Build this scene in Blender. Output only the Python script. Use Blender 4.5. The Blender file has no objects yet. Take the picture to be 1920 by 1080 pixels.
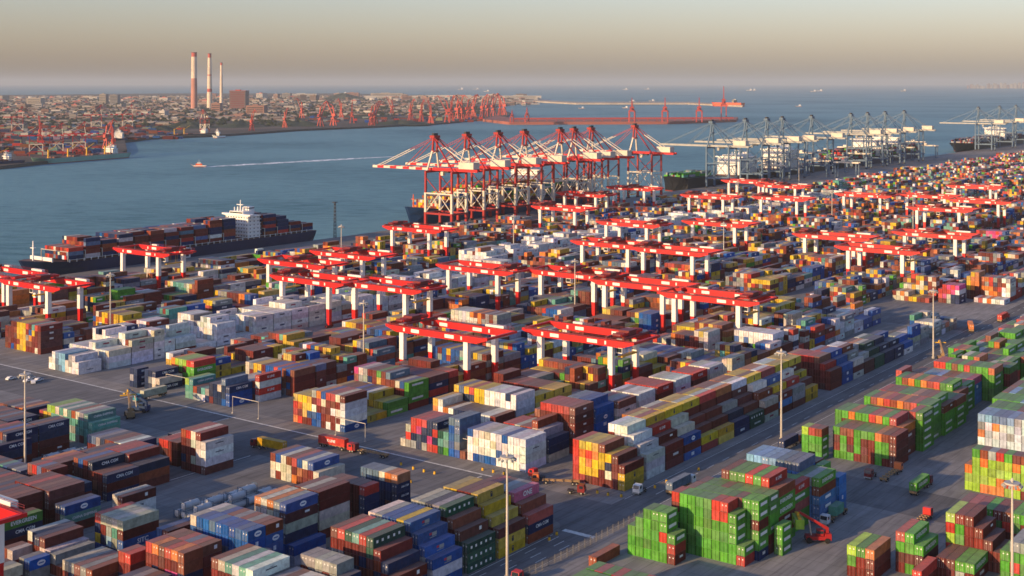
import bpy, math, random
import numpy as np
from math import sin, cos, pi, radians
from mathutils import Vector, Matrix

random.seed(11)
SC = bpy.context.scene
COL = SC.collection

# ------------------------------------------------------------------ camera and yard frame
F, H, YH = 2420.0, 132.0, 155.0
AN = radians(36.5)
S, C = sin(AN), cos(AN)
ROT = pi / 2 - AN                      # local +x runs along the container rows, local +y towards the water


def up(x, y, z=0.0):
    d = F * (H - z) / (y - YH)
    X = (x - 960) * d / F
    return X * S + d * C, X * C - d * S


def W(u, v, z=0.0):
    return Vector((u * S + v * C, u * C - v * S, z))


def px(u, v, z=0.0):
    X, Y = u * S + v * C, u * C - v * S
    return 960 + F * X / Y, YH + F * (H - z) / Y


def xy(x, y, z=0.0):
    d = F * (H - z) / (y - YH)
    return Vector(((x - 960) * d / F, d, z))


# ------------------------------------------------------------------ object helpers
def tag(o, label=None, cat=None, group=None, kind=None):
    if label: o['label'] = label
    if cat: o['category'] = cat
    if group: o['group'] = group
    if kind: o['kind'] = kind
    return o


def empty(name, loc, rz=ROT):
    o = bpy.data.objects.new(name, None)
    o.empty_display_size = 1.0
    o.location = loc
    o.rotation_euler = (0, 0, rz)
    COL.objects.link(o)
    return o


def copy_tree(o, parent=None):
    c = o.copy()
    COL.objects.link(c)
    c.parent = parent
    for ch in list(o.children):
        copy_tree(ch, c)
    return c


class MB:
    def __init__(s):
        s.v, s.f, s.m = [], [], []

    def quad(s, pts, mi=0):
        n = len(s.v)
        s.v += [tuple(p) for p in pts]
        s.f.append(tuple(range(n, n + len(pts))))
        s.m.append(mi)

    def box(s, x0, x1, y0, y1, z0, z1, mi=0):
        n = len(s.v)
        s.v += [(x0, y0, z0), (x1, y0, z0), (x1, y1, z0), (x0, y1, z0), (x0, y0, z1), (x1, y0, z1), (x1, y1, z1), (x0, y1, z1)]
        for f in ((0, 3, 2, 1), (4, 5, 6, 7), (0, 1, 5, 4), (1, 2, 6, 5), (2, 3, 7, 6), (3, 0, 4, 7)):
            s.f.append(tuple(n + i for i in f)); s.m.append(mi)

    def beam(s, a, b, w, h=None, mi=0, w2=None, h2=None):
        h = w if h is None else h
        w2 = w if w2 is None else w2
        h2 = h if h2 is None else h2
        a, b = Vector(a), Vector(b)
        d = (b - a).normalized()
        upv = Vector((0, 0, 1)) if abs(d.z) < 0.95 else Vector((1, 0, 0))
        sx = d.cross(upv).normalized()
        sy = sx.cross(d).normalized()
        n = len(s.v)
        for p, ww, hh in ((a, w, h), (b, w2, h2)):
            for i, j in ((-1, -1), (1, -1), (1, 1), (-1, 1)):
                s.v.append(tuple(p + sx * ww * i / 2 + sy * hh * j / 2))
        for f in ((0, 1, 2, 3), (7, 6, 5, 4), (0, 4, 5, 1), (1, 5, 6, 2), (2, 6, 7, 3), (3, 7, 4, 0)):
            s.f.append(tuple(n + i for i in f)); s.m.append(mi)

    def cyl(s, a, b, r, r2=None, n=12, mi=0, cap=True):
        r2 = r if r2 is None else r2
        a, b = Vector(a), Vector(b)
        d = (b - a).normalized()
        upv = Vector((0, 0, 1)) if abs(d.z) < 0.95 else Vector((1, 0, 0))
        sx = d.cross(upv).normalized()
        sy = sx.cross(d).normalized()
        k = len(s.v)
        for p, rr in ((a, r), (b, r2)):
            for i in range(n):
                t = 2 * pi * i / n
                s.v.append(tuple(p + sx * rr * cos(t) + sy * rr * sin(t)))
        for i in range(n):
            j = (i + 1) % n
            s.f.append((k + i, k + n + i, k + n + j, k + j)); s.m.append(mi)
        if cap:
            s.f.append(tuple(k + i for i in range(n))); s.m.append(mi)
            s.f.append(tuple(k + n + i for i in reversed(range(n)))); s.m.append(mi)

    def mesh(s, name, mats):
        me = bpy.data.meshes.new(name)
        me.from_pydata(s.v, [], s.f)
        if not isinstance(mats, (list, tuple)): mats = [mats]
        for m in mats: me.materials.append(m)
        if len(mats) > 1:
            me.polygons.foreach_set('material_index', s.m)
        me.validate()
        me.update()
        return me

    def build(s, name, mats, parent=None, loc=None, rz=None):
        o = bpy.data.objects.new(name, s.mesh(name, mats))
        COL.objects.link(o)
        if parent is not None: o.parent = parent
        if loc is not None: o.location = loc
        if rz is not None: o.rotation_euler = (0, 0, rz)
        return o


# ------------------------------------------------------------------ materials
def nt(m):
    m.use_nodes = True
    return m.node_tree.nodes, m.node_tree.links


def new_mat(name):
    m = bpy.data.materials.new(name)
    N, L = nt(m)
    return m, N, L, N['Principled BSDF']


def paint(name, col, rough=0.55, metal=0.0, var=0.18, scale=0.25, bump=0.0):
    """painted or plain surface with a slight worn variation"""
    m, N, L, b = new_mat(name)
    geo = N.new('ShaderNodeNewGeometry')
    nz = N.new('ShaderNodeTexNoise'); nz.inputs['Scale'].default_value = scale; nz.inputs['Detail'].default_value = 5
    L.new(geo.outputs['Position'], nz.inputs['Vector'])
    mr = N.new('ShaderNodeMapRange'); mr.inputs[1].default_value = 0.3; mr.inputs[2].default_value = 0.7
    mr.inputs[3].default_value = 1 - var; mr.inputs[4].default_value = 1 + var * 0.5
    L.new(nz.outputs['Fac'], mr.inputs[0])
    mx = N.new('ShaderNodeVectorMath'); mx.operation = 'SCALE'
    mx.inputs[0].default_value = col[:3]
    L.new(mr.outputs[0], mx.inputs['Scale'])
    L.new(mx.outputs[0], b.inputs['Base Color'])
    b.inputs['Roughness'].default_value = rough
    b.inputs['Metallic'].default_value = metal
    b.inputs['Specular IOR Level'].default_value = 0.3
    return m


def container_mat(name, attr):
    """corrugated steel paint: colour from the object (or the mesh attribute), sun-bleached dusty roofs, rust blotches"""
    m, N, L, b = new_mat(name)
    if attr:
        a = N.new('ShaderNodeAttribute'); a.attribute_name = 'paint'
        colour = a.outputs['Color']
    else:
        a = N.new('ShaderNodeObjectInfo')
        colour = a.outputs['Color']
    geo = N.new('ShaderNodeNewGeometry')
    nz = N.new('ShaderNodeTexNoise'); nz.inputs['Scale'].default_value = 0.55; nz.inputs['Detail'].default_value = 6
    nz.inputs['Roughness'].default_value = 0.65
    L.new(geo.outputs['Position'], nz.inputs['Vector'])
    mr = N.new('ShaderNodeMapRange'); mr.inputs[1].default_value = 0.3; mr.inputs[2].default_value = 0.72
    mr.inputs[3].default_value = 1.18; mr.inputs[4].default_value = 0.58
    L.new(nz.outputs['Fac'], mr.inputs[0])
    sc = N.new('ShaderNodeVectorMath'); sc.operation = 'SCALE'
    L.new(colour, sc.inputs[0]); L.new(mr.outputs[0], sc.inputs['Scale'])
    # rust
    n2 = N.new('ShaderNodeTexNoise'); n2.inputs['Scale'].default_value = 1.5; n2.inputs['Detail'].default_value = 5
    st = N.new('ShaderNodeVectorMath'); st.operation = 'MULTIPLY'; st.inputs[1].default_value = (1.3, 1.3, 0.28)
    L.new(geo.outputs['Position'], st.inputs[0]); L.new(st.outputs[0], n2.inputs['Vector'])
    r2 = N.new('ShaderNodeMapRange'); r2.inputs[1].default_value = 0.62; r2.inputs[2].default_value = 0.78
    r2.inputs[3].default_value = 0.0; r2.inputs[4].default_value = 0.45
    L.new(n2.outputs['Fac'], r2.inputs[0])
    mixr = N.new('ShaderNodeMix'); mixr.data_type = 'RGBA'
    L.new(r2.outputs[0], mixr.inputs[0]); L.new(sc.outputs[0], mixr.inputs[6]); mixr.inputs[7].default_value = (0.12, 0.05, 0.028, 1)
    # roof dust
    sep = N.new('ShaderNodeSeparateXYZ'); L.new(geo.outputs['True Normal'], sep.inputs[0])
    r3 = N.new('ShaderNodeMapRange'); r3.inputs[1].default_value = 0.8; r3.inputs[2].default_value = 0.95
    r3.inputs[3].default_value = 0.0; r3.inputs[4].default_value = 0.34
    L.new(sep.outputs[2], r3.inputs[0])
    mixd = N.new('ShaderNodeMix'); mixd.data_type = 'RGBA'
    L.new(r3.outputs[0], mixd.inputs[0]); L.new(mixr.outputs[2], mixd.inputs[6]); mixd.inputs[7].default_value = (0.36, 0.31, 0.26, 1)
    L.new(mixd.outputs[2], b.inputs['Base Color'])
    b.inputs['Roughness'].default_value = 0.55
    b.inputs['Specular IOR Level'].default_value = 0.12
    return m


M_BOX = container_mat('container_paint', False)
M_BOXES = container_mat('container_paint_mass', True)
M_BAR = paint('galvanised_bars', (0.42, 0.40, 0.36), 0.5, 0.2)
M_WHITE = paint('white_lettering', (0.75, 0.75, 0.72), 0.6, var=0.1)
M_RED = paint('crane_red', (0.52, 0.008, 0.010), 0.45, var=0.15)
M_DKRED = paint('crane_dark_red', (0.16, 0.015, 0.018), 0.5, var=0.2)
M_STSRED = paint('quay_crane_red', (0.30, 0.014, 0.014), 0.5, var=0.2)
M_CREAM = paint('quay_crane_cream', (0.58, 0.53, 0.43), 0.5, var=0.15)
M_CWHITE = paint('crane_white', (0.72, 0.70, 0.64), 0.5, var=0.12)
M_ORANGE = paint('crane_orange', (0.62, 0.10, 0.025), 0.5)
M_STEELBLUE = paint('crane_blue', (0.07, 0.13, 0.20), 0.5)
M_PALE = paint('crane_pale', (0.30, 0.31, 0.29), 0.5)
M_DARK = paint('dark_steel', (0.03, 0.03, 0.035), 0.6)
M_GLASS = paint('dark_glass', (0.02, 0.03, 0.04), 0.12, var=0.0)
M_POLE = paint('lamp_pole', (0.45, 0.42, 0.36), 0.45, 0.0)
M_TYRE = paint('rubber', (0.015, 0.015, 0.016), 0.85)
M_HULL = paint('hull_navy', (0.008, 0.018, 0.06), 0.4, scale=0.05)
M_HULL2 = paint('hull_blue', (0.01, 0.035, 0.10), 0.4, scale=0.05)
M_HULLG = paint('hull_green', (0.20, 0.36, 0.27), 0.5, scale=0.05)
M_HULLB = paint('hull_black', (0.012, 0.013, 0.016), 0.5, scale=0.05)
M_BOOT = paint('hull_boot', (0.20, 0.03, 0.025), 0.5)
M_DECK = paint('ship_deck', (0.16, 0.07, 0.05), 0.7)
M_DECKG = paint('ship_deck_green', (0.10, 0.22, 0.15), 0.7)
M_SHIPW = paint('ship_white', (0.72, 0.72, 0.68), 0.5, var=0.08)
M_YELLOW = paint('yellow_paint', (0.62, 0.36, 0.02), 0.5)
M_TAN = paint('chassis_steel', (0.30, 0.19, 0.09), 0.6)
M_CABRED = paint('cab_red', (0.50, 0.03, 0.025), 0.35)
M_CABDARK = paint('cab_dark_red', (0.17, 0.02, 0.022), 0.35)
M_CABWHITE = paint('cab_white', (0.72, 0.72, 0.70), 0.35)
M_CABORANGE = paint('cab_orange', (0.60, 0.16, 0.05), 0.35)
M_TEAL = paint('cab_teal', (0.03, 0.24, 0.28), 0.4)


# ------------------------------------------------------------------ render, world, light
SC.render.engine = 'CYCLES'
SC.cycles.use_denoising = True
SC.cycles.max_bounces = 6
SC.cycles.volume_bounces = 1
SC.cycles.pixel_filter_type = 'BLACKMAN_HARRIS'
SC.cycles.filter_width = 1.6
SC.view_settings.view_transform = 'Standard'
SC.view_settings.look = 'None'
SC.view_settings.exposure = 0.64
SC.view_settings.gamma = 1.0
SC.view_settings.use_curve_mapping = False

cam = bpy.data.cameras.new('camera')
cam.sensor_width = 36.0
cam.lens = F / 1920 * 36
cam.shift_y = -(540 - YH) / 1920
cam.clip_start = 1.0
cam.clip_end = 200000
co = bpy.data.objects.new('camera', cam)
co.location = (0, 0, H)
co.rotation_euler = (pi / 2, 0, 0)
COL.objects.link(co)
SC.camera = co

SUN_EL = radians(12.5)
tr = Vector((S + 0.27 * C, C - 0.27 * S, 0)).normalized()      # where the light travels over the ground
to_sun = Vector((-tr.x * cos(SUN_EL), -tr.y * cos(SUN_EL), sin(SUN_EL)))
world = bpy.data.worlds.new('World')
SC.world = world
world.use_nodes = True
N, L = world.node_tree.nodes, world.node_tree.links
sky = N.new('ShaderNodeTexSky')
sky.sky_type = 'NISHITA'
sky.sun_disc = False
sky.sun_elevation = SUN_EL
sky.sun_rotation = math.atan2(to_sun.x, to_sun.y)
sky.altitude = 0
sky.air_density = 1.3
sky.dust_density = 1.3
sky.ozone_density = 3.9
tint = N.new('ShaderNodeVectorMath'); tint.operation = 'MULTIPLY'; tint.inputs[1].default_value = (1.06, 0.92, 1.09)
L.new(sky.outputs[0], tint.inputs[0])
L.new(tint.outputs[0], N['Background'].inputs[0])
N['Background'].inputs[1].default_value = 0.145

sl = bpy.data.lights.new('sun', 'SUN')
sl.energy = 4.5
sl.angle = radians(0.5)
sl.color = (1.0, 0.66, 0.34)
so = bpy.data.objects.new('sun', sl)
so.rotation_euler = (-to_sun).to_track_quat('-Z', 'Y').to_euler()
so.location = (0, 0, 500)
COL.objects.link(so)

# haze
hz = MB()
hz.box(-41000, 41000, -900, 92000, -8, 330)
m = bpy.data.materials.new('haze_air')
N, L = nt(m)
N.remove(N['Principled BSDF'])
pv = N.new('ShaderNodeVolumePrincipled')
pv.inputs['Color'].default_value = (0.53, 0.585, 0.62, 1)
pv.inputs['Density'].default_value = 0.000036
pv.inputs['Anisotropy'].default_value = 0.0
L.new(pv.outputs[0], N['Material Output'].inputs['Volume'])
tag(hz.build('haze', m), kind='stuff')

# ------------------------------------------------------------------ setting: ground, roads, water, sky is the world
ZW = -4.0


def ground_mat(name, base, dark, light, scale=0.02, streak=True):
    m, N, L, b = new_mat(name)
    geo = N.new('ShaderNodeNewGeometry')
    rot = N.new('ShaderNodeVectorRotate'); rot.rotation_type = 'Z_AXIS'; rot.inputs['Angle'].default_value = -ROT
    L.new(geo.outputs['Position'], rot.inputs['Vector'])
    st = N.new('ShaderNodeVectorMath'); st.operation = 'MULTIPLY'; st.inputs[1].default_value = (0.22, 1.0, 1.0)
    L.new(rot.outputs[0], st.inputs[0])
    n1 = N.new('ShaderNodeTexNoise'); n1.inputs['Scale'].default_value = scale; n1.inputs['Detail'].default_value = 7; n1.inputs['Roughness'].default_value = 0.6
    L.new(st.outputs[0], n1.inputs['Vector'])
    cr = N.new('ShaderNodeValToRGB')
    cr.color_ramp.elements[0].position = 0.30; cr.color_ramp.elements[0].color = (*dark, 1)
    cr.color_ramp.elements[1].position = 0.72; cr.color_ramp.elements[1].color = (*light, 1)
    e = cr.color_ramp.elements.new(0.5); e.color = (*base, 1)
    L.new(n1.outputs['Fac'], cr.inputs[0])
    n2 = N.new('ShaderNodeTexNoise'); n2.inputs['Scale'].default_value = 0.35; n2.inputs['Detail'].default_value = 5
    L.new(st.outputs[0], n2.inputs['Vector'])
    mr = N.new('ShaderNodeMapRange'); mr.inputs[1].default_value = 0.3; mr.inputs[2].default_value = 0.7; mr.inputs[3].default_value = 0.8; mr.inputs[4].default_value = 1.15
    L.new(n2.outputs['Fac'], mr.inputs[0])
    sc = N.new('ShaderNodeVectorMath'); sc.operation = 'SCALE'
    L.new(cr.outputs[0], sc.inputs[0]); L.new(mr.outputs[0], sc.inputs['Scale'])
    # oil stains and tyre wear
    n3 = N.new('ShaderNodeTexNoise'); n3.inputs['Scale'].default_value = 0.9; n3.inputs['Detail'].default_value = 3
    s3 = N.new('ShaderNodeVectorMath'); s3.operation = 'MULTIPLY'; s3.inputs[1].default_value = (0.06, 1.0, 1.0)
    L.new(rot.outputs[0], s3.inputs[0]); L.new(s3.outputs[0], n3.inputs['Vector'])
    r3 = N.new('ShaderNodeMapRange'); r3.inputs[1].default_value = 0.52; r3.inputs[2].default_value = 0.68; r3.inputs[3].default_value = 1.0; r3.inputs[4].default_value = 0.80
    L.new(n3.outputs['Fac'], r3.inputs[0])
    bk = N.new('ShaderNodeTexBrick'); bk.inputs['Scale'].default_value = 1.0; bk.inputs['Mortar Size'].default_value = 0.09; bk.inputs['Brick Width'].default_value = 7.0; bk.inputs['Row Height'].default_value = 5.0; bk.offset = 0.0
    bk.inputs['Color1'].default_value = (1, 1, 1, 1); bk.inputs['Color2'].default_value = (0.9, 0.9, 0.9, 1); bk.inputs['Mortar'].default_value = (0.6, 0.6, 0.6, 1)
    L.new(rot.outputs[0], bk.inputs['Vector'])
    m3 = N.new('ShaderNodeVectorMath'); m3.operation = 'SCALE'; L.new(sc.outputs[0], m3.inputs[0]); L.new(r3.outputs[0], m3.inputs['Scale'])
    m4 = N.new('ShaderNodeVectorMath'); m4.operation = 'MULTIPLY'; L.new(m3.outputs[0], m4.inputs[0]); L.new(bk.outputs['Color'], m4.inputs[1])
    L.new(m4.outputs[0], b.inputs['Base Color'])
    b.inputs['Roughness'].default_value = 0.9
    b.inputs['Specular IOR Level'].default_value = 0.15
    return m


M_YARD = ground_mat('yard_paving', (0.225, 0.222, 0.218), (0.165, 0.163, 0.16), (0.31, 0.295, 0.275))
M_ASPH = ground_mat('asphalt', (0.150, 0.150, 0.152), (0.115, 0.115, 0.117), (0.19, 0.185, 0.18), 0.03)
M_CONC = ground_mat('concrete', (0.215, 0.205, 0.19), (0.16, 0.15, 0.14), (0.29, 0.27, 0.245), 0.03)
M_MARK = paint('road_marking', (0.62, 0.62, 0.58), 0.8, var=0.35, scale=0.8)
M_KERB = paint('kerb_concrete', (0.33, 0.32, 0.30), 0.85)


def sheet(name, polys, mat, z, kind='structure', solid=0.0):
    mb = MB()
    for p in polys:
        pts = [W(u, v, z) for u, v in p]
        a = sum(pts[i].x * pts[(i + 1) % len(pts)].y - pts[(i + 1) % len(pts)].x * pts[i].y for i in range(len(pts)))
        if a < 0: pts.reverse()
        mb.quad(pts)
        if solid:
            low = [Vector((q.x, q.y, z - solid)) for q in pts]
            for i in range(len(pts)):
                j = (i + 1) % len(pts)
                mb.quad([low[i], low[j], pts[j], pts[i]])
    return tag(mb.build(name, mat), kind=kind)


def rect(u0, u1, v0, v1):
    return [(u0, v0), (u1, v0), (u1, v1), (u0, v1)]


QV = -776.0                                   # the quay edge
sheet('ground', [[(-900, QV), (1440, QV), (1440, QV), (3900, QV), (3900, 2500), (-900, 2500)]], M_YARD, 0.0, solid=6.0)
sheet('quay_apron', [rect(-900, 3900, QV + 1, -704)], M_CONC, 0.02)
sheet('truck_road', [rect(-300, 1900, -215, -203)], M_ASPH, 0.024)
sheet('cross_road', [rect(315, 343, -760, -215)], M_ASPH, 0.03)
sheet('far_cross_road', [rect(694, 722, -760, -215), rect(1064, 1088, -760, -215), rect(1434, 1458, -760, -215)], M_ASPH, 0.03)
sheet('yard_lane', [rect(-200, 315, -378 + 8, -345), rect(-200, 315, -257, -246)], M_ASPH, 0.036)
sheet('open_yard_road', [[(392, -200), (418, -200), (408, -60), (384, -60)]], M_ASPH, 0.03)
sheet('concrete_apron', [rect(343, 353, -760, -240), rect(353.01, 690, -256, -236), [(343, -240), (353, -240), (353, -214.6), (343, -228)]], M_CONC, 0.036)
# kerb island at the end of the stepped pile, a real step
isl = []
for i in range(15):
    t = -pi / 2 + pi * i / 14
    isl.append((311 + 9.5 * cos(t), -222.5 + 7.5 * sin(t)))
sheet('kerb_island', [[(255, -230), (255, -215)] + isl[::-1]], M_CONC, 0.13, solid=0.13)
mk = []
for k in range(-3, 60):
    u0 = 245 + k * 11.5
    if 312 < u0 < 350: continue
    mk.append(rect(u0, u0 + 5.2, -209.15, -208.9))
    if u0 < 318: mk.append(rect(u0 + 2, u0 + 7.2, -212.4, -212.15))
    if u0 < 318: mk.append(rect(u0 - 2, u0 + 3.2, -206.0, -205.75))
mk += [rect(0, 310, -214.7, -214.45), rect(350, 1800, -214.7, -214.45), rect(0, 1800, -203.4, -203.15)]
mk += [rect(314.2, 316.2, -214.3, -203.6), rect(343.2, 344.0, -700, -262)]
for vv in (-334, -392, -452, -266):
    mk.append(rect(317, 342, vv, vv + 0.5))
mk += [rect(200, 312, -378 + 8.6, -369.0), rect(200, 312, -346.2, -345.8)]
sheet('road_markings', mk, M_MARK, 0.05)

# water, out to the horizon
m, N, L, b = new_mat('sea_water')
geo = N.new('ShaderNodeNewGeometry')
n1 = N.new('ShaderNodeTexNoise'); n1.inputs['Scale'].default_value = 0.03; n1.inputs['Detail'].default_value = 9; n1.inputs['Roughness'].default_value = 0.78
mp = N.new('ShaderNodeMapping'); mp.inputs['Rotation'].default_value = (0, 0, 0.5); mp.inputs['Scale'].default_value = (1.0, 2.6, 1.0)
L.new(geo.outputs['Position'], mp.inputs['Vector']); L.new(mp.outputs[0], n1.inputs['Vector'])
n2 = N.new('ShaderNodeTexNoise'); n2.inputs['Scale'].default_value = 0.0016; n2.inputs['Detail'].default_value = 4
L.new(geo.outputs['Position'], n2.inputs['Vector'])
cr = N.new('ShaderNodeValToRGB')
cr.color_ramp.elements[0].position = 0.40; cr.color_ramp.elements[0].color = (0.026, 0.108, 0.138, 1)
cr.color_ramp.elements[1].position = 0.60; cr.color_ramp.elements[1].color = (0.125, 0.27, 0.31, 1)
ad = N.new('ShaderNodeMath'); ad.operation = 'MULTIPLY_ADD'; ad.inputs[1].default_value = 0.6; ad.inputs[2].default_value = 0.0
L.new(n1.outputs['Fac'], ad.inputs[0])
a2 = N.new('ShaderNodeMath'); a2.operation = 'MULTIPLY_ADD'; a2.inputs[1].default_value = 0.55
L.new(n2.outputs['Fac'], a2.inputs[0]); L.new(ad.outputs[0], a2.inputs[2])
L.new(a2.outputs[0], cr.inputs[0]); L.new(cr.outputs[0], b.inputs['Base Color'])
bp = N.new('ShaderNodeBump'); bp.inputs['Strength'].default_value = 0.9; bp.inputs['Distance'].default_value = 3.0
L.new(n1.outputs['Fac'], bp.inputs['Height']); L.new(bp.outputs[0], b.inputs['Normal'])
b.inputs['Roughness'].default_value = 0.55
b.inputs['Specular IOR Level'].default_value = 0.10
M_SEA = m
w = MB()
w.quad([(-40500, -800, ZW), (40500, -800, ZW), (40500, 91500, ZW), (-40500, 91500, ZW)])
tag(w.build('sea', M_SEA), kind='structure')

# ------------------------------------------------------------------ containers: data
CT = {
    'm': ((0.150, 0.022, 0.017), 'maroon'), 'h': ((0.23, 0.055, 0.026), 'rust brown'), 'r': ((0.46, 0.038, 0.026), 'red'),
    'o': ((0.58, 0.17, 0.03), 'orange'), 'y': ((0.60, 0.40, 0.018), 'yellow'), 'c': ((0.56, 0.53, 0.43), 'cream'),
    'w': ((0.68, 0.69, 0.68), 'white'), 'k': ((0.27, 0.29, 0.29), 'grey'), 'b': ((0.005, 0.085, 0.34), 'blue'),
    'n': ((0.009, 0.026, 0.090), 'navy'), 'l': ((0.17, 0.38, 0.58), 'pale blue'), 's': ((0.10, 0.17, 0.28), 'slate blue'),
    't': ((0.10, 0.33, 0.27), 'teal green'), 'd': ((0.018, 0.085, 0.055), 'dark green'), 'g': ((0.075, 0.30, 0.028), 'green'),
    'p': ((0.55, 0.06, 0.22), 'pink'), 'a': ((0.015, 0.18, 0.50), 'bright blue'), 'i': ((0.42, 0.52, 0.58), 'shade-tinted white'), 'v': ((0.27, 0.46, 0.04), 'lime green'),  # the shade-tinted entry is white with bluish shade mixed into its colour
}
HT, WD = 2.72, 2.44
BOXES = []           # (u0, v_right, z0, length, colour, tier, row, bay, pile)
rng = random.Random(5)


def add(u, v, z, Ln, c, tier, row, bay, pile, lim=None):
    BOXES.append([u, v, z, Ln, c, tier, row, bay, pile])


def pile(name, u0, v0, bays, Ln=12.19, du=12.75, dv=2.52):
    """bays: list of row lists; each row is a string of colours from its top down, row 0 nearest the viewer's right"""
    for bi, rows in enumerate(bays):
        for ri, st in enumerate(rows):
            n = len(st)
            for k, c in enumerate(st):
                if c == '.': continue
                t = n - 1 - k
                add(u0 + bi * du, v0 - ri * dv, t * (HT + 0.03), Ln, c, t, ri, bi, name)
    return name


def rnd(pal, n):
    return ''.join(rng.choice(pal) for _ in range(n))


def fill(tops, n, pal='mmmhhnnbckk'):
    """rows of equal height with the given top colours and random colours below"""
    return [t + rnd(pal, n - 1) for t in tops]


# --- the stepped pile by the tall lamp post (right of it runs the truck road)
SP = 'stepped pile beside the tall lamp post'
VN = -215.4
pile('pink topped end of roadside steps', 299.2, VN, [['rnh', 'hmnm', 'pmhmn', 'kkmhm', 'kmnmh', 'mnmhm', 'rmnbm', 'mmbnm']])
pile('yellow end of roadside steps', 285.2, VN, [['myy', 'ymhm', 'yyhmm', 'ymmhnm', 'mnmbhm', 'mmnhmm', 'ymnmhm', 'ynmmbh']])
pile('dark green part of roadside steps', 271.3, VN, [['ddd', 'mddm', 'hmdmm', 'dmhmnm', 'kmhmnn', 'nmnhmm', 'kmnmhm', 'cmnmhm']])
pile('blue part of roadside steps', 256.6, VN, [['bwb', 'bwbm', 'bbnbm', 'bnbmnm', 'ybmmhm', 'bmnmmm', 'bmnbmh', 'kmnmhm', 'cmmnhm']])
pile('bright ended part of roadside steps', 242.2, VN, [['mnm', 'nmhm', 'mhnmm', 'ddmhmm', 'rmnmhm', 'tmmnhm', 'dmhmnm', 'rmnhmm', 'hmnmhm']])
pile('grey near end of roadside steps', 229.0, VN, [['mk', 'nmm', 'nnkm', 'kknmm', 'kmknm', 'kkmnm', 'knmkm', 'kmnmm']], 6.06)
pile('bottom edge of roadside steps', 215.5, VN, [['mk', 'nmh', 'mkmn', 'kmnm', 'wkmm', 'wmnm', 'mnkm', 'kmnm']])

# --- second row of piles, left of the stepped pile
VB = -259.0
pile('navy tower with orange lids', 291.9, VB, [['onnnn', 'onnmn', 'cnnnn', 'snnmn', 'snmnn', 'snnnn']], 6.06)
pile('rust brown tower of short containers', 277.8, VB, [['rnnmm', 'mmmmm', 'mmmhm', 'mhmmm', 'hmmmm', 'mmhmm']], 6.06)
pile('low boxes beside the rust brown tower', 277.5, VB + 2.7, [['m']], 6.06)
pile('tall stack with cream and maroon sides', 260.4, VB - 1.2, [['mmccmc', 'mhcmnm', 'cmhmmn', 'mmnhmm']])
pile('tall stack with a blue lid and cream ends', 247.3, VB - 1.0, [['bmcnbw', 'kkknmm', 'occmnm', 'cccmmn', 'occkmm']])
pile('low blue step under the blue lidded stack', 247.6, VB + 1.9, [['bw']])
pile('dense blue block', 226.4, -252.0, [['bbbbbb', 'bbbbbb', 'bbbbbb', 'bbsbbb', 'bbbbbb', 'sbbbbb', 'bbbsbb', 'bbbbbb', 'cbbbbb'],
     ['hbbbbb', 'hbbsbb', 'kbbbbb', 'hbbbbb', 'kbbbbb', 'hbbbbb', 'bbbbbb', 'kbbbbb', 'cbbbbb']], 6.06, 6.25)
pile('low step of the blue block', 226.4, -249.2, [['bbbb']], 6.06)
pile('orange container on grey boxes', 225.1, -275.6, [['ommm', 'w', 'k']], 6.06)
pile('red stack by blue block', 211.5, -259.0, [['hhnmm', 'ompmm', 'rmpnm', 'hmmmm', 'omnmm', 'rmmnm'], ['hmmmm', 'rmnmm', 'smmmm', 'rmmnm', 'hmnmm', 'hmmmm']], 6.06, 6.2)
pile('pale roofed row on the bottom edge', 214.0, -236.5, [['wkmnm', 'tkmnm', 'wknmm', 'tmkmm', 'cmnmm', 'hmmnm']])
pile('bottom edge row by the red stack', 198.0, -262.0, [['nmm', 'mmh', 'khm', 'nmm']])

# --- third row of piles
VC = -298.0
pile('cream and brown stack by the tank containers', 222.3, VC, [['cmbk', 'ctkn', 'kkln', 'cmnb', 'rnyb']])
pile('single maroon row by the cream stack', 224.6, -281.5, [['mmmm', 'bnmm']])
pile('cream box among low stacks', 217.6, -301.6, [['ck', 'nm']], 6.06)
pile('red box with white lettering at the bottom', 207.8, -275.5, [['rmmm', 'rmnm']], 6.06)
pile('teal roofed row at the bottom edge', 199.9, -276.0 - 2, [['tmm', 'hmm', 'kmk', 'hmm', 'knm', 'cmm']])
pile('low rust row near the bottom edge', 205.1, -301.3, [['h', 'km']])
pile('white and maroon pair with red lettering', 206.1, -307.7, [['wm', 'mcm', 'nmm']])
pile('short boxes at the bottom left', 200.0, -315.9, [['cm', 'hm']], 6.06)
pile('blue box at the bottom left', 198.5, -305.5 , [['bk', 'kk']], 6.06)
pile('bottom left corner row', 190.0, -305.0, [['cm', 'kk', 'mm']], 6.06)
pile('two decked pile with blue lids', 299.2, -299.4, [['cc', 'bmh', 'chm', 'boh', 'rmo', 'hcc', 'ccc', 'bcm', 'hcc']])
# --- fourth row of piles, along the dark lane
VD = -341.0
pile('white walled stack with maroon lid', 287.4, VD + 0.2, [['wwwm', 'mcccm', 'ccmcm', 'rmmhm', 'hmmnm']])
pile('grey box with a pale blue star', 275.3, VD + 0.3, [['kk']])
pile('navy lidded row by the grey box', 263.6, -345.0, [['nhm', 'nhm', 'mmhm', 'bmmm', 'rmmm', 'rmnm', 'rmnm']])
pile('navy lidded row in the middle', 251.0, -344.4, [['nmn', 'mmm', 'mhm', 'nmmm', 'mmmn', 'bmmn', 'hmmm'],])
pile('maroon row behind the blue container', 238.4, -343.0, [['nmn', 'snh', 'khm', 'tkm', 'bkm', 'mnmm', 'mnmm', 'smmm', 'rmmm', 'hmmn']], 6.06)
pile('long maroon roofed row on the left', 225.6, -337.4, [['mmmm', 'mmmm', 'hmmm', 'mmhm', 'rmmm', 'mmmm', 'mnmm']])
pile('white pair with red lettering and maroon lid', 240.6, -322.6, [['mww', 'cwk']])
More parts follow.
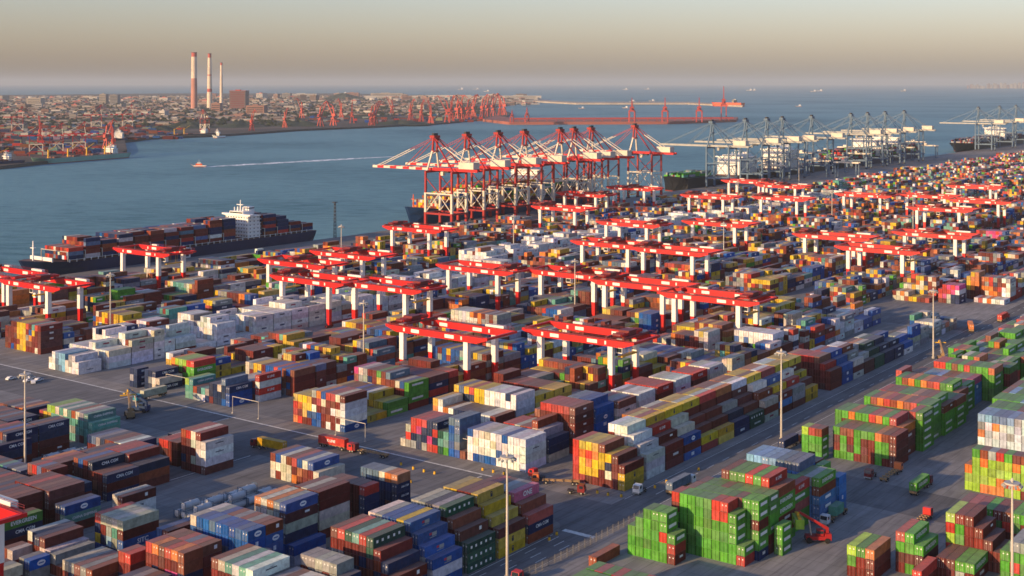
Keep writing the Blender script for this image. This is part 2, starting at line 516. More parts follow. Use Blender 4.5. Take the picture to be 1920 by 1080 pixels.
pile('blue container with pale end', 225.2, -328.9, [['btm', 'nmm']])
pile('green lettered container at the left edge', 207.3, -331.4, [['gnm', 'mnm']])
pile('navy box with white patch', 211.8, -322.0, [['nm', 'cm']])
pile('maroon wall at the left edge', 212.6, -339.4, [['mmmm', 'hmmm', 'mmmm', 'mmmn', 'nmmm']])
pile('maroon stack above the green container', 199.6, -337.0, [['mmm', 'mhm', 'hmm']])
pile('far left navy stack', 254.1, -404.8, [['nnmm', 'hskm', 'bmmm', 'mmmm', 'rmmm'], ['nnmm', 'hmmm', 'nmmm']])
pile('navy rows left of the teal stack', 283.5, -436.0, [['nm', 'nmm', 'omm', 'mmm', 'kmm', 'nmm', 'mnm', 'hmm'], ])
pile('long rows at the left edge', 269.5, -428.5, [['nnm', 'nhm', 'mmm', 'smm', 'mmm', 'nmm', 'hmm', 'mmm', 'nnm'], ])
pile('navy rows at the left edge', 256.5, -424.5, [['nnm', 'mnm', 'hhm', 'nmm', 'mmm', 'kmm', 'nmm', 'mmm']])
pile('maroon rows left of the lane', 236.5, -400.5, [['mmm', 'mnm', 'hmm', 'nmm', 'mmm', 'smm', 'mmm', 'nmm', 'mmm', 'hmm']])
pile('maroon rows behind the left wall', 223.5, -357.0, [['mmm', 'mmm', 'nmm', 'hmm', 'mmm', 'rmm', 'nmm', 'mmm', 'mmm', 'kmm', 'mmm', 'hmm']])
pile('short slate rows by the far lane', 237.5, -370.5, [['smm', 'khm', 'nmm', 'bmm', 'tmm', 'mmm', 'nmm', 'mmm', 'hmm']], 6.06)
pile('navy step of the far left stack', 249.8, -402.0, [['nnm']])
pile('maroon end row with slate lids', 249.8, -367.7, [['mmm', 'mss', 'rss', 'orm'], ['nmm', 'nhm', 'mmm']])
pile('navy and white row by the tank containers', 276.0, -367.5, [['nmm', 'wkm', 'kmm', 'mnm', 'hmm', 'nmm', 'kkm', 'smm', 'nmm']])
pile('red lidded row at the crossing', 300.8, -357.0, [['hm', 'rmm', 'rmm', 'hmm', 'mm', 'km', 'wk', 'nm']])
pile('red roofed row by the dark lane', 288.0, -356.0, [['hmm', 'mmm', 'rmm', 'rhm', 'nmm', 'kmm', 'wmm', 'nmm', 'hmm']])
pile('teal stack with pale roofs', 286.3, -404.2, [['tttt', 'kttm', 'cttk', 'htkt', 'ttkt', 'cttm', 'tkct', 'ctkk', 'vtkk', 'vyyk', 'yyk', 'ryk'], ])
pile('teal lower row', 286.3, -401.6, [['ttt']])

# --- green yard, right of the truck road
pile('small green pile by the fence', 310.0, -174.0, [['grm', 'ggrgg', 'ggggg', 'ggggg', 'gggg', 'ggg']], 6.06)
pile('low rust box by the fence', 296.0, -190.5, [['h']])
G2 = 'big green pile'
pile(G2 + ' front face', 320.3, -158.2, [['gr', 'ggggg', 'rrgggg', 'rrgggg', 'gggggg', 'gggggg', 'gggggg', 'gggggg', 'rmgdgg']], 6.06)
pile(G2 + ' second bay', 326.6, -157.0, [['ggmggn', 'gggggg', 'hggggg', 'gggmgg', 'gggggg', 'ggggmg', 'gggggg', 'gggggg', 'hggggg']], 6.06)
pile(G2 + ' third bay', 332.9, -156.8, [['ggggmm', 'ggmggg', 'gggggg', 'gggggg', 'gggggg', 'hggggg', 'gggggg', 'gggggg', 'mggggg']], 6.06)
pile(G2 + ' red and green lid', 339.3, -157.4, [['hggmmg', 'rhggggg', 'ggggmgg', 'rhggggg', 'gmggggg', 'ggggggg', 'mgggggg', 'ggggg', 'ggggg']])
pile(G2 + ' rear bay', 352.0, -158.5, [['rgrgg', 'ggggg', 'gggmg', 'ggmgg', 'ggggg', 'ggggg', 'vgggg', 'ggggg', 'ggggg']])
pile('green step at the foot of the big pile', 334.0, -153.4, [['ggg']], 6.06)
pile('green and rust step at the big pile foot', 326.0, -155.6, [['hm']], 6.06)
pile('green tower by the blue wall', 352.5, -156.3, [['ggmg', 'rggmg']], 6.06)
pile('blue wall by the white truck', 364.5, -155.4, [['ghaaa', 'ksaaa', 'ggaaa']])
pile('blue step behind the blue wall', 377.5, -154.8, [['aaaa', 'gmaa', 'ggaaa']], 6.06)
pile('pale blue lid behind the green pile', 366.8, -163.0, [['saaaag', 'sabagg', 'sabggg', 'lagggg', 'lagggm', 'lagggg', 'lagggg']])
pile('green row behind the pale blue lid', 379.8, -163.0, [['hgggg', 'ggmgg', 'ggggg', 'hgggg', 'ggggg']], 6.06)
pile('small lime ended stack by the road', 426.4, -181.0, [['hggg', 'rgg.', 'vggg']], 6.06)
G3 = 'long green pile'
for b_ in range(10):
    u_ = 433 + b_ * 12.7
    rows = []
    right = {0: -157, 1: -159, 2: -156.5, 3: -158, 4: -157, 5: -156.6, 6: -159.6, 7: -161, 8: -162, 9: -157}[b_]
    n_ = {0: 4, 1: 5, 2: 4, 3: 5, 4: 5, 5: 4, 6: 5, 7: 4, 8: 4, 9: 5}[b_]
    for r_ in range(10 if b_ else 9):
        pal = 'gggggmmh' if b_ not in (8,) else 'aaskns'
        low = 'mmgg' if b_ < 3 else 'ggg'
        tops = 'ggghhrgo' if b_ not in (8,) else 'slkph'
        n2_ = n_ - (1 if (r_ == 0 and b_ in (0, 4, 6)) else 0)
        one = rng.choice(low if b_ != 8 else pal)
        rows.append(rng.choice(tops) + one + ''.join(one if rng.random() < 0.75 else rng.choice(low if b_ != 8 else pal) for _ in range(n2_ - 2)))
    if b_ == 0: rows[0] = 'mmmm'
    if b_ == 1: rows[0] = 'ommm'
    if b_ == 2: rows[0] = 'ggggg'; rows[1] = 'rgggg'
    pile(G3 + ', bay %s' % ['at its near end', 'with an orange corner', 'with white stripes', 'of green and rust lids', 'in the middle', 'past the middle', 'beside the red box', 'before the blue bay', 'of blue containers', 'behind the blue bay'][b_],
         u_, right, [rows])
pile('red box at the lamp post foot', 521, -186.5, [['rgggg']])
for b_ in range(11):
    u_ = 566 + b_ * 12.8
    pile('far green pile', u_, -156 - rng.choice([0, 2.5]), [[rng.choice('gggghcro') + rnd('gggmr', rng.choice([3, 3, 4])) for _ in range(11)]])
# right edge piles
pile('shade-tinted white stack at the right edge', 470, -118.0, [[rng.choice('liski') + rnd('iiiiiikwo', 4) for _ in range(9)], [rnd('gggh', 5) for _ in range(9)]], 12.19)  # white walls with their shade put into the container colour
for b_ in range(7):
    pile('green roofed row at the right edge', 496 + 12.7 * b_, -118.0, [[rng.choice('ggghl') + rnd('gggm', 4) for _ in range(10)]])
pile('lime and orange wall at the right edge', 424.0, -101.0, [['hvvgo', 'hovvm', 'gorvo', 'mvovv', 'hvvvm', 'movov', 'gvvrv', 'rvvoo', 'kvvvo', 'hovvo', 'gvvvv']], 6.06)
pile('orange step of the lime wall', 424.4, -128.7, [['ovv', ]], 6.06)
pile('red roofed row before the lime wall', 375.0, -98.0, [['gmmm', 'ggmm', 'hrmm', 'mggm', 'gvgm', 'rrgm', 'rrgm', 'hvmm']])
pile('maroon stairs at the right edge', 357.0, -100.4, [['mm', 'mmm', 'mmmm', 'mmmmm', 'mggmm', 'vrvrv']])
pile('green pair at the lower right', 342.0, -116.6, [['gmm', 'ggmg', 'rgmm']])
pile('lower right corner row', 331.5, -113.5, [['rm', 'gm', 'gmg', 'vgm', 'hmm', 'omm', 'gmm', 'vgm']])
pile('maroon roofs at the lower right', 344.5, -104.0, [['gm', 'gk', 'mm', 'mm']])
pile('grey lidded stack at the right edge', 352.0, -92.0, [['kggg', 'kgrg', 'ggg']])
pile('green roofs along the bottom edge', 275.8, -158.0, [[rng.choice('gggr') + rnd('ggm', 2) for _ in range(9)]], 6.06)
pile('nearer green roofs along the bottom edge', 263.0, -158.0, [[rng.choice('gggr') + rnd('ggm', 2) for _ in range(9)]])

# --- long blocks behind the cross road: colour hints read at points of the photograph's yard
HINT = []


def hint(z, txt):
    for t in txt.split(';'):
        c, x, y = t.split(',')
        u, v = up(float(x), float(y), z)
        HINT.append((u, v, c.strip()))


hint(8, "n,215,715;c,260,720;g,325,715;r,300,690;b,385,690;c,440,690;n,440,740;t,375,715;b,480,730;r,500,740;k,430,720;r,440,690;y,560,640;y,590,680;b,560,690;m,570,710;y,540,740;b,610,735;m,650,735;w,660,770;y,700,740;m,690,720;m,670,700;p,690,705;n,690,725;k,720,705;b,835,680;l,840,660;m,765,695;m,770,720;g,765,735;o,765,750;r,790,755;b,860,670;b,990,660;m,960,720;m,1000,735;y,950,740;y,1010,745;y,1040,700;m,1070,700;b,960,700;w,950,760;y,800,760;y,830,755;w,830,765;n,890,770;m,900,790;b,940,790;m,950,800;y,970,780")
hint(8, "m,720,800;r,760,800;r,740,790;n,800,800;t,790,825;b,820,800;b,860,800;m,880,840;w,960,830;w,1000,830;w,930,840;h,1010,790;h,1050,800;r,1080,770;b,1130,755;b,1120,740;k,1180,740;w,1200,730;w,1220,750;m,1270,730;w,1300,700;m,1340,700;c,1360,680;b,1370,690;c,1380,690;y,1150,830;y,1170,810;m,1230,850;w,1270,830;m,1310,830;b,1350,800;m,1280,790;y,1230,760;m,1260,770;y,1290,745;n,1330,750;m,1350,770;y,1340,730;w,1350,770;m,1400,770;y,1390,780;y,1410,770;d,1480,770;m,1470,740;y,1490,690;o,1450,720;w,1520,680;y,1530,670;y,1560,660;m,1520,720;c,1500,750;b,1560,700;w,1540,740;y,1590,720;m,1590,670;h,1620,660;h,1640,690;b,1650,640;b,1670,660;c,1680,680;m,1700,640;d,1710,650;n,1740,630")
hint(8, "w,100,690;w,140,670;w,180,660;w,240,645;w,250,660;w,300,630;w,350,640;w,330,660;w,430,600;w,470,610;w,520,590;w,560,570;w,620,560;w,680,545;w,720,540;m,120,640;m,60,640;y,20,630;m,30,620;y,180,600;y,230,600;m,260,590;m,100,610;n,280,590;b,345,580;k,300,600;t,310,590;y,330,560;y,385,560;m,430,560;m,300,555;g,255,555;r,260,550;b,100,570;c,40,590;m,60,590;c,420,640;m,430,650;y,430,670;b,420,630;m,490,640;m,530,620;m,560,610;y,500,540;b,500,560;k,400,580;c,370,530;t,365,535;m,400,530;g,460,545;m,430,525;h,250,505;n,350,500;m,430,490")
hint(8, "k,600,620;y,640,610;y,620,640;y,650,660;n,650,640;m,640,650;w,700,620;b,700,640;y,730,600;m,700,600;m,830,570;y,870,560;n,900,560;y,940,590;y,1000,590;m,980,600;y,960,610;b,1030,580;n,1000,570;c,850,600;w,900,600;k,930,610;t,1060,570;m,1080,570;m,1120,580;b,1080,600;m,1160,590;y,1200,610;b,1220,600;m,1230,640;w,1200,660;b,1240,660;y,1180,680;m,1290,640;n,1240,640;t,1170,640;m,1100,650;b,1140,660;m,1020,660")
hint(6, "w,880,500;w,930,495;w,990,480;w,1030,480;w,1080,465;w,1140,455;w,1200,445;w,1260,440;w,1330,435;w,1400,420;w,1440,410;w,1490,395;w,1540,380;k,1350,425;y,880,445;y,900,440;o,910,445;d,960,460;m,1000,470;b,990,455;m,850,475;y,770,480;m,760,480;y,810,500;m,930,470;d,1030,430;w,1040,420;d,1060,440;m,1100,430;k,1120,420;m,870,530;k,1010,530;o,990,530")
hint(6, "m,1450,510;n,1500,520;b,1420,490;b,1380,490;k,1450,470;w,1450,475;m,1350,480;o,1300,520;y,1440,535;h,1550,490;m,1580,520;b,1535,515;w,1470,500;b,1560,540;k,1570,545;m,1620,520;w,1660,540;c,1640,560;c,1680,545;c,1670,570;w,1695,550;g,1700,530;w,1590,590;w,1600,610;w,1620,600;b,1620,590;b,1560,595;y,1720,540;y,1710,560;y,1730,530;m,1760,510;o,1740,520;n,1770,520;o,1810,560;m,1830,560;o,1840,545;c,1795,550;m,1870,560;r,1790,570;p,1775,590;n,1795,580;w,1890,550;w,1900,560;b,1860,480;m,1880,500;r,1830,450;p,1870,450;y,1910,490;w,1840,490;m,1900,520")
HU = np.array([(a, b) for a, b, c in HINT])
HC = [c for a, b, c in HINT]
PAL = 'mmmmmmmmmhhhhhhhhnnnnbbbbkkkkwwcccyyyyyyrrrtgooos'
BL = {}
BLNAME = {-1: 'long block behind the white stack', 0: 'long block behind the pink and red ends', 1: 'long block behind the yellow and blue ends',
          2: 'long block behind the navy and teal stacks', 3: 'long block behind the green stack', 4: 'white reefer block'}


def nearest(u, v):
    d = (HU[:, 0] - u) ** 2 + ((HU[:, 1] - v) * 2.2) ** 2
    i = int(np.argmin(d))
    return (HC[i], d[i]) if d[i] < 15.0 ** 2 else (None, 1e9)


def long_block(k, left, right, u0, u1, theme=None, hmean=3.3, pal=PAL, reg=None):
    nr = int((right - left) / 2.52)
    uu = u0
    bay = 0
    while uu < u1:
        short = rng.random() < (0.22 if u0 < 700 else 0.42)
        Ln = 6.06 if short else 12.19
        vac = rng.random()
        for part in (0, 1) if short else (0,):
            base = hmean + rng.gauss(0, 0.35 if theme else 0.8)
            th, td = nearest(uu + 6, (left + right) / 2)
            run = rng.choice(pal)
            r = 0
            while r < nr:
                n = max(1, min(5, int(round(base + rng.gauss(0, 0.55 if theme else 0.75)))))
                if vac < 0.05: n = min(n, 1)
                ln = rng.choice([1, 2, 2, 3, 4, 5])
                if rng.random() < 0.5: run = rng.choice(pal)
                for q in range(ln):
                    if r >= nr: break
                    vv = right - r * 2.52
                    hc, hd = nearest(uu + 6, vv - 1.2)
                    for t in range(n):
                        c = run if rng.random() < (0.5 if uu < 700 else 0.3) else rng.choice(pal)
                        if theme and rng.random() < 0.9: c = rng.choice(theme)
                        elif hc and rng.random() < (0.75 if uu < 700 else 0.4): c = hc
                        add(uu + part * 6.2, vv, t * (HT + 0.03), Ln, c, t, r, bay, reg)
                    r += 1
        bay += 1
        uu += 12.8
        if rng.random() < 0.04: uu += 6.4


def lblk(k): return -322.5 - 53.5 * k


# front ends, as the photograph shows them at the cross road
pile('stack with white walls and blue doors', 354.2, -256.4, [['wwww'[:4], 'wwww', 'wwwww', 'wwwww', 'bwwww', 'wwwb', 'cwwb', 'cwwb', 'wcwb', 'bwww']][:1] and
     [['wwww', 'wwww', 'wwww', 'bwww', 'wwbw', 'wcwb', 'cwwb', 'cwwb', 'wcwb', 'bwww']])
pile('white upper deck of the white stack', 354.2, -256.4 - 2.52 * 0, [[]])
FB = 'mixed pile behind white stack'
pile(FB, 368.0, -253.6 - 2.5, [['nnc', 'kbch', 'hcbmm', 'rmmm', 'hmcm', 'cmhm', 'rhmm', 'rcmm']])
pile('rust red tower with white marks', 381.5, -254.5, [['hmmmmr'[:6], 'rmmmmm', 'rmmmmm', 'rmmmmm', 'rmmmmm', 'rmmmmm', 'hmmmm', 'mhmm']])
pile('blue tower behind the rust red tower', 394.5, -254.0, [['bbbbb', 'bbbbbb', 'bbbbbb', 'sbbbbb', 'sbbbbb', 'sbbbb']])
for i_, sp_ in enumerate([['hckkk', 'kckkk', 'kcktk', 'rkkkk', 'kkkkk'], ['wwwww', 'wwwwc', 'wwwcw', 'kwwww', 'wwwww'], ['rmmmm', 'rmmmm', 'rmmmm', 'rmmmm', 'rmmmm', 'rmmmm'],
                          ['wwwww', 'wwwww', 'wwwww', 'cwwww', 'cwwww'], ['rmrmm', 'rmrmm', 'rmmmm', 'rmmmm'], ['wcbcm', 'wcbcm', 'cwmcm', 'cmmcm']]):
    pile(['grey and teal stack past the blue tower', 'white stack past the teal stack', 'rust stack past the white stacks', 'white stack past the rust stack', 'red stack with white marks', 'cream stack with a blue band'][i_],
         408 + i_ * 14.2, -252.5, [sp_], 12.19)
# block 6 beside the truck road: steps facing the road
V6 = -219.2
ST = 'stepped block along the truck road'
pile('yellow walled stack at the road bend', 356.5, V6 + 0.6, [['myy', 'mmmm', 'yncm', 'hyymm', 'yoyym', 'yroym', 'yoyyr', 'rrrrr']])
pile('rust red stack at the road bend', 351.5, -224.6, [['mrr', 'mrr', 'mrr', 'rr']], 6.06)
stairs = [
    ['www', 'wwww', 'wwwww', 'wwwwm', 'wwwmm', 'wmmmm'],
    ['mmm', 'mhmm', 'rmmmm', 'yrmmm', 'rhmmm', 'ymmmm', 'oymmm'],
    ['bmb', 'cmbm', 'chmmm', 'nmmmm', 'smmmm', 'hmmmm', 'smmmm'],
    ['yr', 'mmy', 'mmmm', 'ymmmm', 'cmhmm', 'ymmmm', 'ymmmm'],
    ['yy', 'mmm', 'mmmm', 'rmmmm', 'kmmnm', 'ymmmm', 'hmmnm'],
    ['nn', 'nmn', 'kmnm', 'nmmmm', 'wmmnm', 'hmnmm', 'hmmmm'],
    ['dd', 'mmm', 'mmhm', 'wmmmm', 'cmnmm', 'hmmnm', 'ommmm'],
    ['cmc', 'hmmm', 'wmmmm', 'ymmmm', 'hmmmm', 'yhmmm', 'ymnmm'],
    ['mam', 'ymmm', 'bmmmm', 'rymmm', 'wmmmm', 'ommmm', 'omnmm'],
    ['kkm', 'rmmm', 'wmmmm', 'ymmmm', 'yhmmm', 'wmnmm', 'wmmmm'],
    ['yy', 'mmm', 'ymmm', 'ymmmm', 'ymhmm', 'ymmmm', 'ymnmm'],
    [],
    ['mmm', 'rmmm', 'hmmmm', 'rmmmm', 'rmmmm', 'rmmmm', 'rmmmm', 'ommmm'],
    ['bbb', 'bbbb', 'bbbbb', 'bbbmm', 'rmmmm', 'smmmm'],
    ['cmc', 'kmcm', 'hmmmm', 'wmmmm', 'wmmmm', 'lmmm'],
    ['mm', 'cmm', 'hmm', 'cmmm', 'wmmm', 'kmm'],
    ['dd', 'ddd', 'dddd', 'cdmm', 'ommm', 'mmmm'],
    ['nn', 'nnn', 'nnnn', 'nnmm', 'dnmm', 'cmmm'],
    ['nn', 'nnn', 'nnn', 'bnnm', 'nnmm'],
    ['bw', 'bww', 'nn'],
]
SN = ['white stairs', 'maroon stairs', 'blue and cream stairs', 'yellow over red stairs', 'yellow footed stairs', 'navy footed stairs', 'dark green footed stairs', 'cream footed stairs',
      'bright blue banded stairs', 'grey footed stairs', 'last yellow stairs', 'gap', 'rust red stairs with white marks', 'blue stairs', 'cream banded stairs', 'low maroon stairs',
      'dark green stairs', 'navy stairs', 'second navy stairs', 'white ended stairs']
for i_, rows in enumerate(stairs):
    if i_ < 11: rows = rows[:3] + [(rng.choice('yyoch') if q_[0] in 'nsk' else q_[0]) + q_[1:] + ('m' if len(q_) < 6 else '') for q_ in rows[3:]]
    pile(SN[i_] + ' along the truck road', 371.5 + 12.85 * i_, V6, [rows])

long_block(-1, -283, -257 - 2, 493, 688, None, 3.2, reg='')
long_block(-1, -235, -221, 632, 690, 'kkwcb', 2.5, reg='')
pile('white and blue walled stack by the far crossing', 560, -262, [['wbwww'] * 2 + ['wwwbw'] * 3 + ['wbwww', 'wwwnw', 'wbwww']])
pile('block front with pink ends', 353.6, -282.0, [['h', 'ssskb', 'sbbbb'[:5], 'ttg', 'dtd', 'nrnr'[:4], 'nnpr', 'rnnk', 'rpnn', 'rrnk', 'crk', 'c'][:12]])
pile('block front with yellow ends', 353.6, -340.0, [['mwwwb'[:5], 'cmcmw', 'rhwmm', 'rmmhw', 'bcmmm', 'ormbb', 'kmwbb', 'yybm', 'yyym', 'yomr', 'yrro'][:11]])
pile('block front with navy ends', 353.6, -404.5, [['nbb', 'snnb', 'cnn', 'nnn', 'nnm', 'kn', 'tw', 'nw', 'hk', 'ttt', 'vtt'][:11]])
pile('red and white banded stack beside the navy stacks', 366.5, -401.0, [['rwrw', 'rnm', 'wrm', 'cmm', 'wmm', 'cmm']])
pile('navy and cream stacks by the white truck', 353.6, -449.0, [['cn', 'nccn'[:3], 'nkn', 'nnn']])
pile('green stack with white stripes', 368.0, -444.0, [['rggg', 'rggg', 'vmgm', 'vgmm', 'vmmm', 'ommm']])
pile('navy wall left of the cream stacks', 352.0, -462.0, [['nnn', 'nkn']], 6.06)
pile('white reefer stacks by the parked cars', 352.0, -504.0, [['ww', 'www', 'kkw', 'ww', 'lll', 'lls', 'lss', 'www', 'cw']])
for k in range(0, 8):
    left = lblk(k); right = left + 35 - 1.5
    pal = PAL
    for zi, (a, b) in enumerate(((367.5 + (14 if k in (2, 3) else 0), 690), (728, 1060), (1092, 1430), (1462, 1800), (1830, 2160), (2190, 2700))):
        th = None
        if k == 4 and zi == 0: th = 'wwwwwwwwwc'
        if k == 5 and zi == 1: th = 'wwwwwwwwwk'
        if k == 5 and zi == 2: th = 'wwkkcwkw' if True else None
        if zi >= 4:
            pal = 'rrrpmmhhooggvyycbnkkwwt'
        if zi == 3:
            pal = 'mmmhhrrrnnbbkkwwcyyggoot'
        left2, right2 = left + 1.5, right
        if zi >= 3 and k > 6: continue
        if zi >= 4: th = 'wkrpmhogycsbmhk'
        long_block(k, left2, right2, a, b, th, (4.0 if th else 2.6 if (k == 3 and zi == 0) or (k == 4 and zi == 1) else 3.45) if zi < 2 else 3.0, pal, reg='')
# right side zones beyond the far crossing
for (l_, r_, a, b, pal_) in ((-283, -259, 770, 1060, 'mmmhhorrnbwcyks'), (-240, -221, 790, 1060, 'ommhhrrwcnykr'), (-283, -259, 1092, 1430, PAL), (-240, -221, 1092, 1430, PAL),
                             (-283, -221, 1462, 1800, 'rrpmmhyogwknb'), (-196, -120, 760, 1430, 'gggmrhcgoybw'), (-196, -100, 1470, 2100, 'rrpmgvyogcwbn'), (-300, -100, 2130, 2700, 'rrpmgvyogcwbn')):
    long_block(9, l_, r_, a, b, None, 3.2, pal_, reg='')
for (n_, u_, v_, sp) in (('orange and rust stepped pile past the crossing', 800, -226, ['mm', 'ommm', 'hmmmm', 'rommm', 'oommm', 'ooommm', 'yooomm', 'yyymm']),
                         ('pink and white stack past the crossing', 776, -243, ['pwnn', 'rpnn', 'prck', 'rrpm', 'rrm'])):
    pile(n_, u_, v_, [sp])

# ------------------------------------------------------------------ which 300 containers show largest
print('containers', len(BOXES))


def corners(bx):
    u, v, z, Ln = bx[:4]
    u1, v0, z1 = u + Ln, v - WD, z + HT
    e = [(u, v0, z), (u, v, z), (u, v, z1), (u, v0, z1)]
    s = [(u, v, z), (u1, v, z), (u1, v, z1), (u, v, z1)]
    t = [(u, v0, z1), (u, v, z1), (u1, v, z1), (u1, v0, z1)]
    return e, s, t


BW, BH = 1024, 576
buf = np.full((BH, BW), -1, np.int32)
K = BW / 1920.0


def fillpoly(pts, val):
    xs = [p[0] * K for p in pts]; ys = [p[1] * K for p in pts]
    x0, x1 = max(0, int(min(xs))), min(BW - 1, int(max(xs)) + 1)
    y0, y1 = max(0, int(min(ys))), min(BH - 1, int(max(ys)) + 1)
    if x1 <= x0 or y1 <= y0: return
    gx, gy = np.meshgrid(np.arange(x0, x1 + 1) + 0.5, np.arange(y0, y1 + 1) + 0.5)
    pos = np.ones(gx.shape, bool); neg = np.ones(gx.shape, bool)
    for i in range(4):
        j = (i + 1) % 4
        cr_ = (xs[j] - xs[i]) * (gy - ys[i]) - (ys[j] - ys[i]) * (gx - xs[i])
        pos &= cr_ >= 0; neg &= cr_ <= 0
    buf[y0:y1 + 1, x0:x1 + 1][pos | neg] = val


# drop boxes that overlap an earlier hand-placed one
kept, grid = [], {}
for bx in BOXES:
    u, v, z, Ln = bx[:4]
    hit = False
    cells = [(i, j) for i in range(int(u // 6), int((u + Ln) // 6) + 1) for j in range(int((v - WD) // 3), int(v // 3) + 1)]
    for cl in cells:
        for o in grid.get(cl, ()):
            if u < o[0] + o[3] - 0.05 and o[0] < u + Ln - 0.05 and v - WD < o[1] - 0.04 and o[1] - WD < v - 0.04 and z < o[2] + HT - 0.1 and o[2] < z + HT - 0.1:
                hit = True; break
        if hit: break
    if hit: continue
    for cl in cells: grid.setdefault(cl, []).append(bx)
    kept.append(bx)
BOXES = kept
cand = []
inframe = []
for i, bx in enumerate(BOXES):
    u, v, z, Ln = bx[:4]
    Y = u * C - v * S
    if Y < 120: continue
    x, y = px(u + Ln / 2, v - 1.2, z + 1.3)
    if not (-140 < x < 2060 and y < 1190): continue
    inframe.append(i)
    if Y < 720 and -60 < x < 1980 and y < 1130:
        cand.append((Y - z * 0.001, i))
cand.sort(key=lambda a: -a[0])
# nearer, more to the right and higher boxes are drawn last
cand2 = sorted((i for _, i in cand), key=lambda i: (-(round((BOXES[i][0]) / 6.3)), BOXES[i][1], BOXES[i][2]))
for i in cand2:
    e, s, t = corners(BOXES[i])
    for q in (t, s, e):
        fillpoly([px(*p) for p in q], i)
ids, cnt = np.unique(buf[buf >= 0], return_counts=True)
order = sorted(zip(cnt.tolist(), ids.tolist()), reverse=True)
SINGLES = [i for c_, i in order if BOXES[i][8]][:300]
single_set = set(SINGLES)
print('in frame', len(inframe), 'visible near', len(ids), 'smallest single px', [c_ for c_, i in order if BOXES[i][8]][min(299, len(SINGLES) - 1)])

# ------------------------------------------------------------------ the mass of the other containers
EXCL = single_set
vs, fs, cs = [], [], []
jr = random.Random(9)


def worn(b0):
    """one container's own shade: repainted, faded or chalky"""
    j = jr.uniform(0.72, 1.15)
    g_ = sum(b0) / 3 * 0.7 + 0.06
    f = jr.random() ** 2.5 * 0.35
    return tuple(max(0.004, (q * (1 - f) + g_ * f) * j * (1 + jr.uniform(-0.10, 0.10))) for q in b0)


def quadv(pts, col):
    n = len(vs)
    for p in pts: vs.append(tuple(W(*p)))
    cs.extend([(*col, 1)] * 4)
    fs.append((n, n + 1, n + 2, n + 3))


for i in inframe:
    if i in EXCL: continue
    u, v, z, Ln, c = BOXES[i][:5]
    b0 = CT[c][0]
    col = worn(b0)
    u1, v0, z1 = u + Ln, v - WD, z + HT
    n = len(vs)
    for p in ((u, v0, z), (u1, v0, z), (u1, v, z), (u, v, z), (u, v0, z1), (u1, v0, z1), (u1, v, z1), (u, v, z1)):
        vs.append(tuple(W(*p)))
    cs.extend([(*col, 1)] * 8)
    for f in ((4, 7, 6, 5), (3, 2, 6, 7), (0, 3, 7, 4), (1, 0, 4, 5), (2, 1, 5, 6)):
        fs.append(tuple(n + q for q in f))
    # marks on the long side that faces the camera
    Y = u * C - v * S
    if Y > 1700: continue
    r_ = jr.random()
    e = 0.035
    zc = z + HT * 0.55
    mk_ = None
    if c in 'g' and r_ < 0.75: mk_ = (0.16, 0.72, 0.30, (0.7, 0.72, 0.68))
    elif c in 'd' and r_ < 0.5: mk_ = (0.30, 0.72, 0.22, (0.55, 0.6, 0.56))
    elif c == 'y' and r_ < 0.8: mk_ = (0.46, 0.56, 0.75, (0.07, 0.05, 0.02))
    elif c in 'ba' and r_ < 0.6: mk_ = (0.42, 0.58, 0.42, (0.7, 0.72, 0.74))
    elif c == 'n' and r_ < 0.5: mk_ = (0.38, 0.66, 0.30, (0.62, 0.64, 0.66))
    elif c in 'mhr' and r_ < 0.28: mk_ = (0.40, 0.40 + jr.choice([0.18, 0.3]), 0.3, (0.65, 0.62, 0.6))
    elif c in 'wc' and r_ < 0.45: mk_ = (0.35, 0.62, 0.26, jr.choice([(0.25, 0.03, 0.06), (0.05, 0.07, 0.14), (0.12, 0.12, 0.13)]))
    elif c in 'tsk' and r_ < 0.4: mk_ = (0.3, 0.72, 0.24, (0.6, 0.64, 0.62))
    if mk_:
        a_, b_, h_, cc = mk_
        quadv([(u + Ln * a_, v + e, zc - HT * h_ / 2), (u + Ln * b_, v + e, zc - HT * h_ / 2), (u + Ln * b_, v + e, zc + HT * h_ / 2), (u + Ln * a_, v + e, zc + HT * h_ / 2)], cc)
    # the door end: dark seam and lock bars
    if Y < 900:
        dk = tuple(q * 0.35 for q in col)
        br = tuple(min(0.6, q * 0.8 + 0.10) for q in col)
        for a_, ww, cc in ((0.5, 0.05, dk), (0.3, 0.035, br), (0.7, 0.035, br), (0.015, 0.09, dk), (0.985, 0.09, dk)):
            vm = v0 + (v - v0) * a_
            quadv([(u - e, vm - ww, z + 0.1), (u - e, vm + ww, z + 0.1), (u - e, vm + ww, z1 - 0.1), (u - e, vm - ww, z1 - 0.1)], cc)
SHIPBOX = []      # containers on the ships are added by the ship builder


def mass_flush():
    me = bpy.data.meshes.new('shipping_containers')
    me.from_pydata(vs, [], fs)
    at = me.attributes.new('paint', 'FLOAT_COLOR', 'POINT')
    at.data.foreach_set('color', np.array(cs, np.float32).ravel())
    me.materials.append(M_BOXES)
    me.update()
    o = bpy.data.objects.new('shipping_containers', me)
    COL.objects.link(o)
    tag(o, 'all the farther stacked containers of the port yards and ships in mixed colours', 'containers', 'shipping containers', 'stuff')


